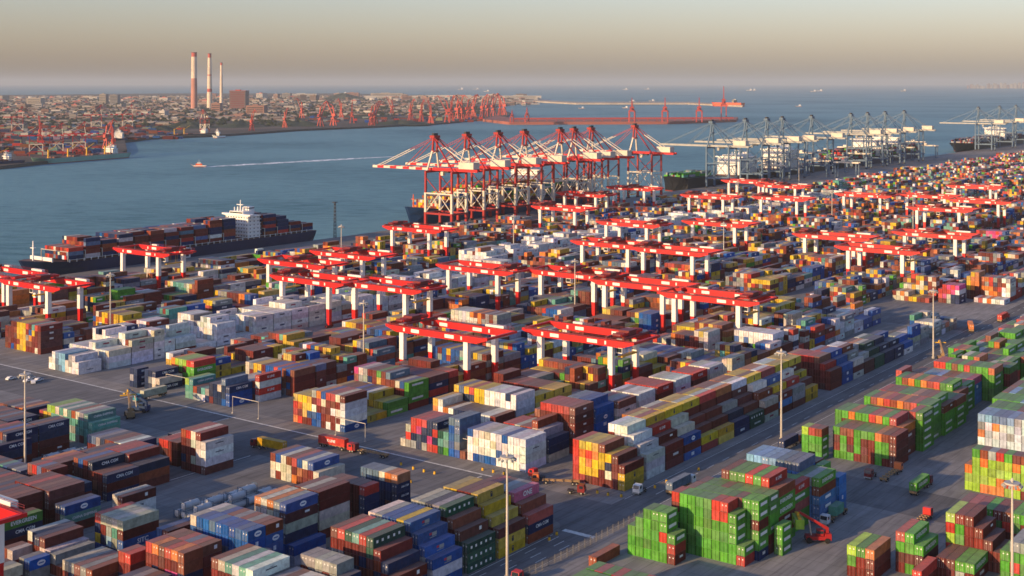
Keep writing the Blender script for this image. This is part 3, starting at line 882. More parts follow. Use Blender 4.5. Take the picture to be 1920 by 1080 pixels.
# ------------------------------------------------------------------ single containers
def text_mesh(txt, size, mat, bold=0.0):
    cu = bpy.data.curves.new('writing', 'FONT')
    cu.body = txt; cu.size = size; cu.align_x = 'CENTER'; cu.align_y = 'CENTER'; cu.offset = bold
    cu.resolution_u = 2
    o = bpy.data.objects.new('writing', cu)
    COL.objects.link(o)
    bpy.context.view_layer.update()
    me = bpy.data.meshes.new_from_object(o.evaluated_get(bpy.context.evaluated_depsgraph_get()))
    bpy.data.objects.remove(o); bpy.data.curves.remove(cu)
    me.materials.clear(); me.materials.append(mat)
    # stand it up on the long side: text x -> local x, text y -> z, facing local -y
    for vtx in me.vertices:
        x, y, z = vtx.co
        vtx.co = (x, 0.0, y)
    me.name = 'lettering'
    return me


def marks_mesh(quads, mats):
    mb = MB()
    for (x0, x1, z0, z1, mi) in quads:
        mb.quad([(x0, 0, z0), (x1, 0, z0), (x1, 0, z1), (x0, 0, z1)], mi)
    return mb.mesh('emblem', mats)


def oval_mesh(rx, rz, mat, bar):
    mb = MB()
    mb.quad([(rx * cos(2 * pi * i / 20), 0, rz * sin(2 * pi * i / 20)) for i in range(20)])
    mb.quad([(-rx * 0.62, -0.012, -rz * 0.22), (rx * 0.62, -0.012, -rz * 0.22), (rx * 0.62, -0.012, rz * 0.22), (-rx * 0.62, -0.012, rz * 0.22)], 1)
    return mb.mesh('emblem', [mat, bar])


M_INK = paint('dark_lettering', (0.03, 0.035, 0.06), 0.6, var=0.05)
M_REDINK = paint('red_lettering', (0.45, 0.03, 0.06), 0.6, var=0.05)
M_STAR = paint('pale_blue_emblem', (0.22, 0.52, 0.72), 0.6, var=0.05)
M_BLUEINK = paint('blue_emblem', (0.02, 0.09, 0.30), 0.6, var=0.05)
TX = {
    'EVERGREEN': text_mesh('EVERGREEN', 1.55, M_WHITE, 0.03), 'SITC': text_mesh('SITC', 1.9, M_WHITE, 0.03), 'COSCO': oval_mesh(1.25, 0.75, M_WHITE, M_BLUEINK),
    'ONE': text_mesh('ONE', 2.1, M_WHITE, 0.05), 'K LINE': text_mesh('K LINE', 1.3, M_WHITE, 0.03), 'CHINA': text_mesh('CHINA SHIPPING', 1.1, M_WHITE, 0.02),
    'YANG': text_mesh('YANG MING', 1.25, M_REDINK, 0.03), 'MAERSK': text_mesh('MAERSK', 1.55, M_INK, 0.02), 'CMA': text_mesh('CMA CGM', 1.35, M_WHITE, 0.03),
    'stripe': marks_mesh([(-1.9, 2.2, -0.45, 0.45, 0)], [M_WHITE]),
    'msc': marks_mesh([(-0.45, 0.45, -0.75, 0.75, 0), (-0.28, 0.28, 0.15, 0.5, 1)], [M_INK, M_YELLOW]),
    'dot': marks_mesh([(-0.36, 0.36, -0.36, 0.36, 0)], [M_WHITE]),
    'blue_red': marks_mesh([(-1.5, -0.5, -0.1, 0.5, 1), (-0.4, 1.5, -0.5, 0.5, 0), (-1.4, 1.4, -0.85, -0.65, 0)], [M_PALE, M_REDINK]),
    'small': marks_mesh([(-0.9, 0.9, -0.3, 0.3, 0)], [M_WHITE]),
    'square': marks_mesh([(-0.5, 0.5, -0.5, 0.5, 0)], [M_WHITE]),
    'star': marks_mesh([(-0.6, 0.6, -0.6, 0.6, 0)], [M_STAR]),
    'inkline': marks_mesh([(-1.8, 1.8, -0.14, 0.14, 0), (-0.5, 0.5, 0.3, 0.42, 0)], [M_INK]),
}


def box_meshes(Ln):
    """body with corrugated long sides and roof, and the double door end at local -x (origin at bottom centre)"""
    b = MB()
    x0, x1, y0, y1 = -Ln / 2, Ln / 2, -WD / 2, WD / 2
    # corner posts and rails
    for xs_ in (x0, x1 - 0.17):
        for ys_ in (y0, y1 - 0.17):
            b.box(xs_, xs_ + 0.17, ys_, ys_ + 0.17, 0.0, HT)
    for z0, z1 in ((0.0, 0.16), (HT - 0.12, HT)):
        b.box(x0 + 0.17, x1 - 0.17, y0, y0 + 0.1, z0, z1)
        b.box(x0 + 0.17, x1 - 0.17, y1 - 0.1, y1, z0, z1)
        b.box(x1 - 0.1, x1, y0 + 0.17, y1 - 0.17, z0, z1)
    # corrugated sides
    n = int((Ln - 0.34) / 0.30)
    st = (Ln - 0.34) / n
    for yy, dy, flip in ((y0 + 0.012, 0.045, False), (y1 - 0.012, -0.045, True)):
        prof = []
        for k in range(n):
            a = x0 + 0.17 + k * st
            prof += [(a, yy), (a + st * 0.36, yy), (a + st * 0.5, yy + dy), (a + st * 0.86, yy + dy)]
        prof.append((x1 - 0.17, yy))
        for k in range(len(prof) - 1):
            p, q = prof[k], prof[k + 1]
            pts = [(p[0], p[1], 0.16), (q[0], q[1], 0.16), (q[0], q[1], HT - 0.12), (p[0], p[1], HT - 0.12)]
            b.quad(pts[::-1] if flip else pts)
    # roof, ribbed across
    n = int((Ln - 0.34) / 0.42)
    st = (Ln - 0.34) / n
    prof = []
    for k in range(n):
        a = x0 + 0.17 + k * st
        prof += [(a, HT - 0.035), (a + st * 0.42, HT - 0.035), (a + st * 0.5, HT - 0.012), (a + st * 0.92, HT - 0.012)]
    prof.append((x1 - 0.17, HT - 0.035))
    for k in range(len(prof) - 1):
        p, q = prof[k], prof[k + 1]
        b.quad([(p[0], y0 + 0.1, p[1]), (q[0], y0 + 0.1, q[1]), (q[0], y1 - 0.1, q[1]), (p[0], y1 - 0.1, p[1])])
    b.box(x0, x0 + 0.17, y0 + 0.17, y1 - 0.17, HT - 0.13, HT)
    b.box(x1 - 0.17, x1 - 0.1, y0 + 0.17, y1 - 0.17, HT - 0.09, HT - 0.01)
    b.quad([(x1 - 0.06, y0 + 0.17, 0.16), (x1 - 0.06, y1 - 0.17, 0.16), (x1 - 0.06, y1 - 0.17, HT - 0.12), (x1 - 0.06, y0 + 0.17, HT - 0.12)])
    body = b.mesh('container_body', M_BOX)
    d = MB()
    for s0, s1 in ((y0 + 0.18, -0.02), (0.02, y1 - 0.18)):
        d.box(x0 + 0.03, x0 + 0.09, s0, s1, 0.12, HT - 0.14, 0)
        for zz in (0.55, 1.05, 1.6, 2.15):
            d.box(x0 + 0.018, x0 + 0.029, s0 + 0.1, s1 - 0.1, zz, zz + 0.06, 0)
        d.box(x0 + 0.0, x0 + 0.028, s0 + 0.22, s0 + 0.52, 1.72, 2.05, 2)
        for q in (0.3, 0.72):
            yb = s0 + (s1 - s0) * q
            d.cyl((x0 + 0.0, yb, 0.08), (x0 + 0.0, yb, HT - 0.1), 0.035, n=6, mi=1)
    d.box(x0 + 0.05, x0 + 0.1, -0.02, 0.02, 0.12, HT - 0.14, 3)
    for zz in (0.03, HT - 0.14): d.box(x0 + 0.0, x0 + 0.015, y0 + 0.17, y1 - 0.17, zz, zz + 0.07, 3)  # dark gasket strips, also painting the rail shade between tiers
    for yy in (y0 + 0.17, y1 - 0.18): d.box(x0 + 0.04, x0 + 0.1, yy, yy + 0.01, 0.12, HT - 0.14, 3)
    door = d.mesh('container_door', [M_BOX, M_BAR, M_WHITE, M_DARK])
    return body, door


BM = {12.19: box_meshes(12.19), 6.06: box_meshes(6.06)}
ORD = ['first', 'second', 'third', 'fourth', 'fifth', 'sixth', 'seventh', 'eighth', 'ninth', 'tenth', 'eleventh', 'twelfth']
piletop = {}
for bx in BOXES:
    k_ = (bx[8], bx[7], bx[6]); piletop[k_] = max(piletop.get(k_, 0), bx[5])
TIER = ['bottom', 'second', 'third', 'fourth', 'fifth', 'sixth', 'seventh']
jr = random.Random(3)
used_labels = {}


def make_container(name_loc, Ln, c, label, group, emblem=None, rz=ROT, jit=None, cat='container'):
    body, door = BM[Ln]
    o = bpy.data.objects.new('shipping_container', body)
    COL.objects.link(o)
    o.location = name_loc
    o.rotation_euler = (0, 0, rz)
    col = worn(CT[c][0])
    o.color = (*col, 1)
    tag(o, label, cat, group)
    d = bpy.data.objects.new('door', door)
    COL.objects.link(d)
    d.parent = o
    d.color = (*col, 1)
    for kind_, ex, ez in emblem or ():
        nm = 'lettering' if kind_ in ('EVERGREEN', 'SITC', 'ONE', 'K LINE', 'CHINA', 'YANG', 'MAERSK', 'CMA') else 'emblem'
        e = bpy.data.objects.new(nm, TX[kind_])
        COL.objects.link(e)
        e.parent = o
        e.location = (ex, -WD / 2 - 0.02, HT * 0.5 + ez)
        if Ln < 7 and kind_ in ('EVERGREEN', 'CHINA', 'YANG', 'CMA', 'K LINE'):
            e.scale = (0.55, 1, 0.6)
    return o


def box_label(c, Ln, tier, top, row, bay, nrow, nbay, pl):
    tn = 'top' if top else TIER[tier]
    parts = [CT[c][1], ('short ' if Ln < 7 else '') + 'container,', tn, 'tier,']
    if nrow > 1: parts += [ORD[row], 'row,' if nbay > 1 else 'row']
    if nbay > 1: parts += [ORD[bay], 'bay']
    parts += ['of' if (nrow > 1 or nbay > 1) else 'the', pl] if not pl.startswith('single') else [pl]
    lab = ' '.join(parts)
    return lab.replace('tier, of', 'tier of').replace('tier, the', 'tier of the')


npile = {}
for bx in BOXES:
    a_ = npile.setdefault(bx[8], [0, 0]); a_[0] = max(a_[0], bx[6] + 1); a_[1] = max(a_[1], bx[7] + 1)
for i in SINGLES:
    u, v, z, Ln, c, tier, row, bay, pl = BOXES[i]
    top = tier == piletop[(pl, bay, row)]
    lab = box_label(c, Ln, tier, top, row, bay, npile[pl][0], npile[pl][1], pl)
    if len(lab.split()) > 16: print('LONG', len(lab.split()), lab)
    if lab in used_labels: print('DUP', lab)
    used_labels[lab] = 1
    em = []
    r_ = jr.random()
    side_open = True
    if 'blue part' in pl and c == 'b': em = [('blue_red', 0, 0)]
    elif c == 'g': em = [('EVERGREEN', 0, 0)] if Ln > 7 else [('stripe', 0, 0.1)]
    elif c == 'd': em = [('dot', q_ * (1 if Ln > 7 else 0.5), 0.05) for q_ in (-4.6, -2.6, -0.4, 1.8, 3.8)]
    elif c == 'y' and r_ < 0.85: em = [('msc', 0.2, 0)]
    elif c == 'p': em = [('ONE', 0.3, 0)]
    elif pl.startswith('cream and brown') and c == 'b': em = [('SITC', 0.6, 0)]
    elif c in 'ab' and r_ < 0.75: em = [('COSCO', 0.4, 0)] if c == 'b' else [('stripe', 0, 0.2)]
    elif c == 'n' and r_ < 0.6: em = [('CMA', 0.5, 0.1)]
    elif c == 'r' and r_ < 0.5 and Ln > 7: em = [('K LINE', 0.3, 0)]
    elif c == 't' and r_ < 0.9: em = [('CHINA', 0.6, 0)]
    elif 'red lettering' in pl and c == 'w': em = [('YANG', 0.8, 0)]
    elif 'pale blue star' in pl: em = [('star', -3.6, 0), ('MAERSK', 1.0, 0)]
    elif 'white walled' in pl and c == 'w' and tier == 2: em = [('inkline', 0, 0)]
    elif 'white marks' in pl and c in 'mhr': em = [('small', 0.3, 0)]
    elif c == 'w' and r_ < 0.2: em = [('inkline', 0, 0.2)]
    elif c in 'mh' and r_ < 0.3: em = [('small', 2.0 if Ln > 7 else 0.5, 0.3)] if r_ < 0.15 else [('square', 2.5 if Ln > 7 else 1, 0.2)]
    make_container(W(u + Ln / 2, v - WD / 2, z), Ln, c, lab, 'shipping containers in the yard', em)

# ------------------------------------------------------------------ rail gantry cranes over the blocks
SPAN, GAP, ZT = 36.0, 19.5, 22.0


def make_rmg():
    """origin at the front left leg's foot; local -y runs to the right leg, local +x to the rear legs"""
    root = empty('rail_gantry_crane', (0, 0, 0))
    for x in (0, GAP):
        for y in (0, -SPAN):
            lg = MB()
            lg.beam((x, y, 1.6), (x, y, 10.2), 1.9, 1.9, 0, 2.1, 2.1)
            lg.beam((x, y, 10.2), (x, y, ZT), 2.3, 2.3, 1)
            l = lg.build('leg', [M_RED, M_CWHITE], root)
            bg = MB()
            bg.box(x - 2.6, x + 2.6, y - 0.7, y + 0.7, 0.5, 1.6)
            for q in (-1.8, -0.6, 0.6, 1.8): bg.cyl((x + q, y - 0.35, 0.45), (x + q, y + 0.35, 0.45), 0.45, n=10)
            bg.build('bogie', M_DKRED, l)
    for y in (0, -SPAN):
        sb = MB(); sb.box(1.2, GAP - 1.2, y - 0.6, y + 0.6, 1.7, 2.9); sb.build('sill_beam', M_DKRED, root)
    for x in (0, GAP):
        g = MB()
        ya, yb = 9.5, -SPAN - 11.5
        prof = [(ya, 0.75), (ya - 6, 2.9), (yb + 6, 2.9), (yb, 0.75)]
        pts0 = [(ya, ZT + 2.9), (ya, ZT + 1.9), (ya - 6, ZT), (yb + 6, ZT), (yb, ZT + 1.9), (yb, ZT + 2.9)]
        g.quad([(x - 0.95, p[0], p[1]) for p in pts0])
        g.quad([(x + 0.95, p[0], p[1]) for p in reversed(pts0)])
        for a in range(6):
            p, q = pts0[a], pts0[(a + 1) % 6]
            g.quad([(x - 0.95, p[0], p[1]), (x + 0.95, p[0], p[1]), (x + 0.95, q[0], q[1]), (x - 0.95, q[0], q[1])])
        # white name boards and rail on the girder
        for (p0, p1) in ((-5.5, -10.0), (-24.5, -29.5), (-0.9, -1.9), (-33.2, -34.0)):
            g.box(x - 1.02, x - 0.955, p1, p0, ZT + 0.7, ZT + 2.2, 1)
        g.box(x - 0.15, x + 0.15, yb + 0.5, ya - 0.5, ZT + 2.905, ZT + 3.1, 2)
        go = g.build('girder', [M_RED, M_CWHITE, M_DKRED], root)
        hr = MB()
        xo = x + (1.5 if x else -1.5)
        for z in (3.5, 4.1): hr.box(xo - 0.05, xo + 0.05, yb + 2, ya - 2, ZT + z, ZT + z + 0.09)
        for k in range(19): hr.box(xo - 0.05, xo + 0.05, yb + 2.2 + k * 2.9, yb + 2.32 + k * 2.9, ZT + 2.9, ZT + 4.1)
        hr.box(min(xo, x + (0.96 if x else -0.96)), max(xo, x + (0.96 if x else -0.96)), yb + 2, ya - 2, ZT + 2.78, ZT + 2.88)
        hr.build('walkway', M_DKRED, go)
    for y in (8.9, -SPAN - 10.9):
        t = MB(); t.box(0.96, GAP - 0.96, y - 0.6, y + 0.6, ZT + 1.9, ZT + 2.85); t.build('end_tie', M_RED, root)
    tr_ = MB()
    y0 = 3.0 - 0
    tr_.box(-0.6, GAP + 0.6, y0 - 4.5, y0 - 3.7, ZT + 3.15, ZT + 4.0, 0)
    tr_.box(-0.6, GAP + 0.6, y0 + 3.7, y0 + 4.5, ZT + 3.15, ZT + 4.0, 0)
    tr_.box(5, 14, y0 - 3.6, y0 + 3.6, ZT + 3.2, ZT + 3.6, 0)
    tr_.box(6.5, 12.5, y0 - 2.6, y0 + 2.6, ZT + 3.62, ZT + 5.9, 0)
    for q in (1.5, 4.0, 15.5, 17.5): tr_.cyl((q, y0 - 2, ZT + 4.6), (q, y0 + 2, ZT + 4.6), 0.8, n=10, mi=0)
    tr_.box(1.2, 18, y0 - 2.4, y0 - 2.2, ZT + 4.1, ZT + 5.2, 1)
    to = tr_.build('trolley', [M_DKRED, M_RED], root)
    cb = MB(); cb.box(2.0, 4.4, y0 - 2.0, y0 + 1.0, ZT - 3.0, ZT + 2.9, 0); cb.box(1.95, 1.99, y0 - 1.8, y0 + 0.8, ZT - 2.6, ZT - 0.9, 1)
    cb.build('operator_cab', [M_CWHITE, M_GLASS], to)
    eh = MB(); eh.box(GAP + 0.97, GAP + 3.2, -SPAN - 4, -SPAN + 6, ZT + 1.2, ZT + 3.9); eh.build('electrical_house', M_CWHITE, root)
    eh = MB(); eh.box(GAP + 0.97, GAP + 2.8, -8.0, -3.0, ZT + 1.4, ZT + 3.7); eh.build('electrical_house', M_CWHITE, root)
    sp_ = MB(); sp_.box(GAP / 2 - 6.1, GAP / 2 + 6.1, y0 - 1.1, y0 + 1.1, ZT - 5.0, ZT - 4.4); 
    for q in (-2.5, 2.5):
        for w_ in (-0.8, 0.8): sp_.beam((GAP / 2 + q, y0 + w_, ZT - 4.4), (GAP / 2 + q, y0 + w_, ZT + 3.2), 0.12)
    sp_.build('spreader', M_YELLOW, root)
    return root, to


RM, RM_TR = make_rmg()
RMGS = [
    ((755, 624), (876, 640), 'red and white gantry crane nearest the camera, above light blue containers'),
    ((1016, 632), (1144, 648), 'red and white gantry crane nearest the rust red tower with white marks'),
    ((16, 535), (92, 545), 'front gantry crane of the pair at the left edge of the photo'),
    ((-62, 517), (12, 525), 'rear gantry crane of the pair cut by the left photo edge'),
    ((228, 474), (300, 482), 'gantry crane standing alone before the navy container ship'),
    ((505, 497), (583, 503), 'gantry crane behind the two cranes over the white reefers, left of them'),
    ((530, 525), (617, 540), 'left crane of the two gantry cranes over the white reefers'),
    ((664, 540), (762, 550), 'right crane of the two gantry cranes over the white reefers'),
    ((606, 480), (675, 487), 'gantry crane whose dark trolley sits above yellow containers near the quay'),
    ((735, 432), (806, 437), 'gantry crane right below the bow of the blue ship at the quay'),
    ((842, 507), (933, 515), 'gantry crane with curved red end left of the middle lamp post'),
    ((1017, 514), (1112, 528), 'gantry crane left of the linked row behind the middle lamp post'),
    ((1135, 535), (1242, 547), 'gantry crane in the middle of the linked row right of the lamp post'),
    ((1268, 560), (1382, 573), 'gantry crane at the right near end of the linked diagonal row'),
    ((1093, 460), (1177, 467), 'left crane of the linked pair over the middle white reefers'),
    ((1212, 473), (1293, 480), 'right crane of the linked pair over the middle white reefers'),
    ((1138, 423), (1212, 427), 'gantry crane behind the linked pair, on the quay side'),
    ((1300, 421), (1377, 427), 'gantry crane above the white block with dark windows'),
    ((1510, 447), (1600, 452), 'gantry crane of the right hand four, left rear one'),
    ((1593, 470), (1690, 478), 'gantry crane of the right hand four, nearest one'),
    ((1698, 443), (1790, 448), 'gantry crane of the right hand four, right rear one'),
    ((1013, 393), (1078, 397), 'gantry crane right of the blue ship hull, before the braced quay cranes'),
    ((1058, 367), (1118, 370), 'gantry crane standing just behind the one by the blue ship hull'),
    ((1152, 354), (1208, 360), 'gantry crane close under the last red quay crane'),
    ((1293, 372), (1355, 373), 'gantry crane before the green and white hulled ship'),
    ((1360, 343), (1430, 345), 'farthest of the gantry cranes below the blue quay cranes'),
    ((1432, 352), (1490, 353), 'gantry crane between the farthest one and the nearer one below blue cranes'),
    ((1428, 375), (1493, 377), 'nearer gantry crane below the blue quay cranes beside the far reefers'),
    ((1583, 368), (1650, 372), 'left end crane of the far right row of gantry cranes'),
    ((1702, 370), (1770, 373), 'second crane of the far right row of gantry cranes'),
    ((1790, 353), (1858, 355), 'rearmost crane of the far right row of gantry cranes'),
    ((1806, 380), (1862, 383), 'right end crane of the far right row of gantry cranes'),
    ((1720, 395), (1798, 398), 'nearest crane of the far right row of gantry cranes'),
    (None, (45, 985), 'gantry crane cut by the left edge at the bottom of the photo'),
]
for i, (a, b_, lab) in enumerate(RMGS):
    o = RM if i == 0 else copy_tree(RM)
    ub, vb = up(*b_, ZT)
    if not a: vb -= 11.5; ub -= GAP
    ua, va = up(*a, ZT) if a else (ub, vb - SPAN)
    uc, vc = (ua + ub) / 2, (va + vb) / 2
    o.location = W(uc, vc - SPAN / 2, 0.02)
    tag(o, lab, 'gantry crane', 'red and white gantry cranes over the container blocks')
    if i % 3 == 1:
        for ch in o.children:
            if ch.name.startswith('trolley') or ch.name.startswith('spreader'): ch.location.y = -SPAN - 5.0
    elif i % 3 == 2:
        for ch in o.children:
            if ch.name.startswith('trolley') or ch.name.startswith('spreader'): ch.location.y = -SPAN * 0.55


# ------------------------------------------------------------------ ship-to-shore cranes
def make_sts(pal):
    """origin at the near waterside leg's foot; +y over the water, +x along the quay"""
    root = empty('quay_crane', (0, 0, 0))
    red, white, orange, dark = pal
    GU, GV, ZP, ZG, ZA = 21.0, -31.0, 13.0, 49.0, 81.0
    for x in (0, GU):
        for y in (0, GV):
            l = MB()
            l.beam((x, y, 0.8), (x, y, ZP), 2.3, 2.3, 0)
            l.beam((x, y, ZP), (x, y, 31), 2.1, 2.1, 1)
            l.beam((x, y, 31), (x, y, ZG), 1.7, 1.7, 0)
            l.box(x - 3, x + 3, y - 0.8, y + 0.8, 0.1, 1.8, 3)
            l.build('leg', [red, white, orange, dark], root)
    p = MB()
    for y in (0, GV): p.box(0.95, GU - 0.95, y - 0.8, y + 0.8, ZP - 1.6, ZP, 0)
    for x in (0, GU): p.box(x - 0.8, x + 0.8, GV + 0.95, -0.95, ZP - 1.7, ZP - 0.1, 0)
    p.build('portal_beam', red, root)
    br = MB()
    for x in (0, GU):
        br.beam((x, 0, ZP), (x, GV / 2, 30), 0.65, 0.65, 0); br.beam((x, GV, ZP), (x, GV / 2, 30), 0.65, 0.65, 0)
        br.beam((x, -0.9, 30.5), (x, GV + 0.9, 30.5), 1.2, 1.2, 0)
        br.beam((x, 0, 45), (x, GV / 2, 31), 0.7, 0.7, 1); br.beam((x, GV, 45), (x, GV / 2, 31), 0.7, 0.7, 1)
    for y in (0, GV):
        br.beam((0, y, ZP), (GU / 2, y, 27), 0.55, 0.55, 0); br.beam((GU, y, ZP), (GU / 2, y, 27), 0.55, 0.55, 0)
        br.box(0.92, GU - 0.92, y - 0.5, y + 0.5, 27.2, 28.3, 0)
    br.build('bracing', [white, red], root)
    tb = MB()
    for y in (0, GV): tb.box(-0.9, GU + 0.9, y - 0.9, y + 0.9, ZG, ZG + 2)
    tb.build('upper_beam', red, root)
    g = MB()
    for x in (GU / 2 - 3.2, GU / 2 + 3.2):
        g.box(x - 0.8, x + 0.8, GV - 24, 2.0, ZG + 2.02, ZG + 4.4, 0)
        for k, a in enumerate(range(0, 70, 8)):
            g.box(x - 0.75, x + 0.75, 2.0 + a, 2.0 + min(a + 8, 70), ZG + 2.1, ZG + 4.3, (1, 2)[k % 2])
    for y in (71.0, 30, -8, -30, -53): g.box(GU / 2 - 2.4, GU / 2 + 2.4, y, y + 0.9, ZG + 2.3, ZG + 3.6, 0)
    g.build('boom', [orange, white, orange], root)
    a = MB()
    for x in (2.0, GU - 2.0):
        xm = GU / 2 + (x - GU / 2) * 0.35
        a.beam((x, 0, ZG + 2), (xm, -2, ZA - 12), 1.5, 1.5, 1)
        a.beam((xm, -2, ZA - 12), (xm, -3, ZA), 1.5, 1.5, 0)
        a.beam((x, GV, ZG + 2), (xm, -4, ZA - 1), 1.0, 1.0, 0)
    a.box(GU / 2 - 4.4, GU / 2 + 4.4, -5, 0.5, ZA, ZA + 2.2, 0)
    a.box(GU / 2 - 3.6, GU / 2 + 3.6, -4.4, -0.3, ZA - 13, ZA - 11.8, 0)
    a.box(GU / 2 - 3.0, GU / 2 + 3.0, -3.5, -1, ZA + 2.2, ZA + 4.2, 3)
    a.build('apex_frame', [red, white, orange, dark], root)
    s = MB()
    for x in (GU / 2 - 3.2, GU / 2 + 3.2):
        for y, mi in ((32, 0), (66, 1)):
            mid = Vector((x, -2 + (y + 2) * 0.4, ZA + (ZG + 4 - ZA) * 0.4))
            s.beam((x, -2, ZA), mid, 0.45, 0.45, 0); s.beam(mid, (x, y, ZG + 4.3), 0.5, 0.5, mi)
        mid = Vector((x, -3 + (GV - 15) * 0.3, ZA + (ZG + 4 - ZA) * 0.3))
        s.beam((x, -4, ZA), mid, 0.5, 0.5, 0); s.beam(mid, (x, GV - 20, ZG + 4.3), 0.75, 0.75, 1)
    s.build('stay_bars', [red, white], root)
    h = MB(); h.box(GU / 2 - 4.6, GU / 2 + 4.6, GV - 20, GV - 3, ZG + 4.6, ZG + 10.2, 0); h.box(GU / 2 - 4.8, GU / 2 + 4.8, GV - 20.3, GV - 2.7, ZG + 10.2, ZG + 10.7, 0)
    h.build('machine_house', white, root)
    t = MB(); t.box(GU / 2 - 2.2, GU / 2 + 2.2, -20, -14, ZG + 0.2, ZG + 1.9, 0); t.box(GU / 2 - 1.3, GU / 2 + 1.3, -13, -10, ZG - 2.6, ZG + 1.0, 1)
    t.build('trolley_cab', [dark, white], root)
    return root


VQ = -770.0


def u_at(x, v):
    t = (x - 960) / F
    return -v * (C + t * S) / (S - t * C)


red_sts = make_sts([M_STSRED, M_CREAM, M_RED, M_DARK])
M_REDD = M_DKRED
blue_sts = make_sts([M_STEELBLUE, M_PALE, M_PALE, M_DARK])
for c_ in blue_sts.children:
    if c_.name.startswith('leg'):
        c_.data.materials[1] = M_STEELBLUE
    if c_.name.startswith(('bracing', 'apex_frame', 'stay_bars')):
        c_.data.materials[0] = M_STEELBLUE; c_.data.materials[1] = M_STEELBLUE
    if c_.name.startswith('machine_house'): c_.data.materials[0] = M_CREAM
    if c_.name.startswith('machine_house'): pass
NTH = ['first', 'second', 'third', 'fourth', 'fifth', 'sixth', 'seventh', 'eighth', 'ninth', 'tenth', 'eleventh', 'twelfth']
for i, x in enumerate((812, 872, 931, 980, 1047, 1073, 1105, 1187)):
    o = red_sts if i == 0 else copy_tree(red_sts)
    o.location = W(u_at(x, VQ) - 10.5, VQ, 0.03)
    lab = 'red and white quay crane nearest the blue ship bow with its boom over water' if i == 0 else \
        'farthest red and white quay crane, beside the green and white hulled ship' if i == 7 else f'{NTH[i]} red and white quay crane counted from the blue ship bow'
    tag(o, lab, 'quay crane', 'red and white quay cranes')
for i, x in enumerate((1332, 1395, 1435, 1464, 1519, 1593, 1624, 1657, 1693, 1832, 1872, 1903)):
    o = blue_sts if i == 0 else copy_tree(blue_sts)
    o.location = W(u_at(x, VQ) - 10.5, VQ, 0.03)
    if i < 9:
        lab = 'nearest of the blue grey quay cranes, right of the green and white hulled ship' if i == 0 else f'{NTH[i]} blue grey quay crane counted from the green and white hulled ship'
    else:
        lab = f'blue grey quay crane in the far right group of three, {["left", "middle", "right"][i - 9]} one'
    tag(o, lab, 'quay crane', 'blue grey quay cranes')


# ------------------------------------------------------------------ ships
def hull_mesh(Lh, B, dk, mats, bow=0.16, stern=0.06, sheer=3.0):
    """bow at local -x, stern at +x, origin at the middle of the waterline"""
    mb = MB()
    st = []
    n = 26
    for i in range(n + 1):
        t = i / n
        x = -Lh / 2 + Lh * t
        if t < bow:
            q = t / bow
            wd, ww = B / 2 * (0.06 + 0.94 * math.sqrt(max(0, 1 - (1 - q) ** 2))), B / 2 * (0.02 + 0.98 * (q ** 1.4))
            xo = (1 - q) * 6
        elif t > 1 - stern:
            q = (1 - t) / stern
            wd, ww = B / 2 * (0.86 + 0.14 * q), B / 2 * (0.55 + 0.45 * q); xo = 0
        else:
            wd = ww = B / 2; xo = 0
        zd = dk + (sheer * (1 - t / bow) ** 1.5 if t < bow else 0)
        st.append((x, xo, ww, wd, zd))
    secs = []
    for x, xo, ww, wd, zd in st:
        secs.append([(x + xo, -ww, -2), (x + xo * 0.9, -ww, 1.3), (x + xo * 0.4, -(ww * 0.4 + wd * 0.6), zd * 0.6), (x - xo * 0.3, -wd, zd)])
    for k in range(n):
        A, Bq = secs[k], secs[k + 1]
        for j in range(3):
            mi = 1 if j == 0 else 0
            mb.quad([A[j], Bq[j], Bq[j + 1], A[j + 1]], mi)
            mir = lambda p: (p[0], -p[1], p[2])
            mb.quad([mir(A[j + 1]), mir(Bq[j + 1]), mir(Bq[j]), mir(A[j])], mi)
        mb.quad([A[3], Bq[3], (Bq[3][0], -Bq[3][1], Bq[3][2]), (A[3][0], -A[3][1], A[3][2])], 2)
    E_ = secs[-1]
    mb.quad([(p[0], p[1], p[2]) for p in E_] + [(p[0], -p[1], p[2]) for p in reversed(E_)], 0)
    A_ = secs[0]
    mb.quad([(p[0], -p[1], p[2]) for p in A_] + [(p[0], p[1], p[2]) for p in reversed(A_)], 0)
    return mb.mesh('ship_hull', mats)


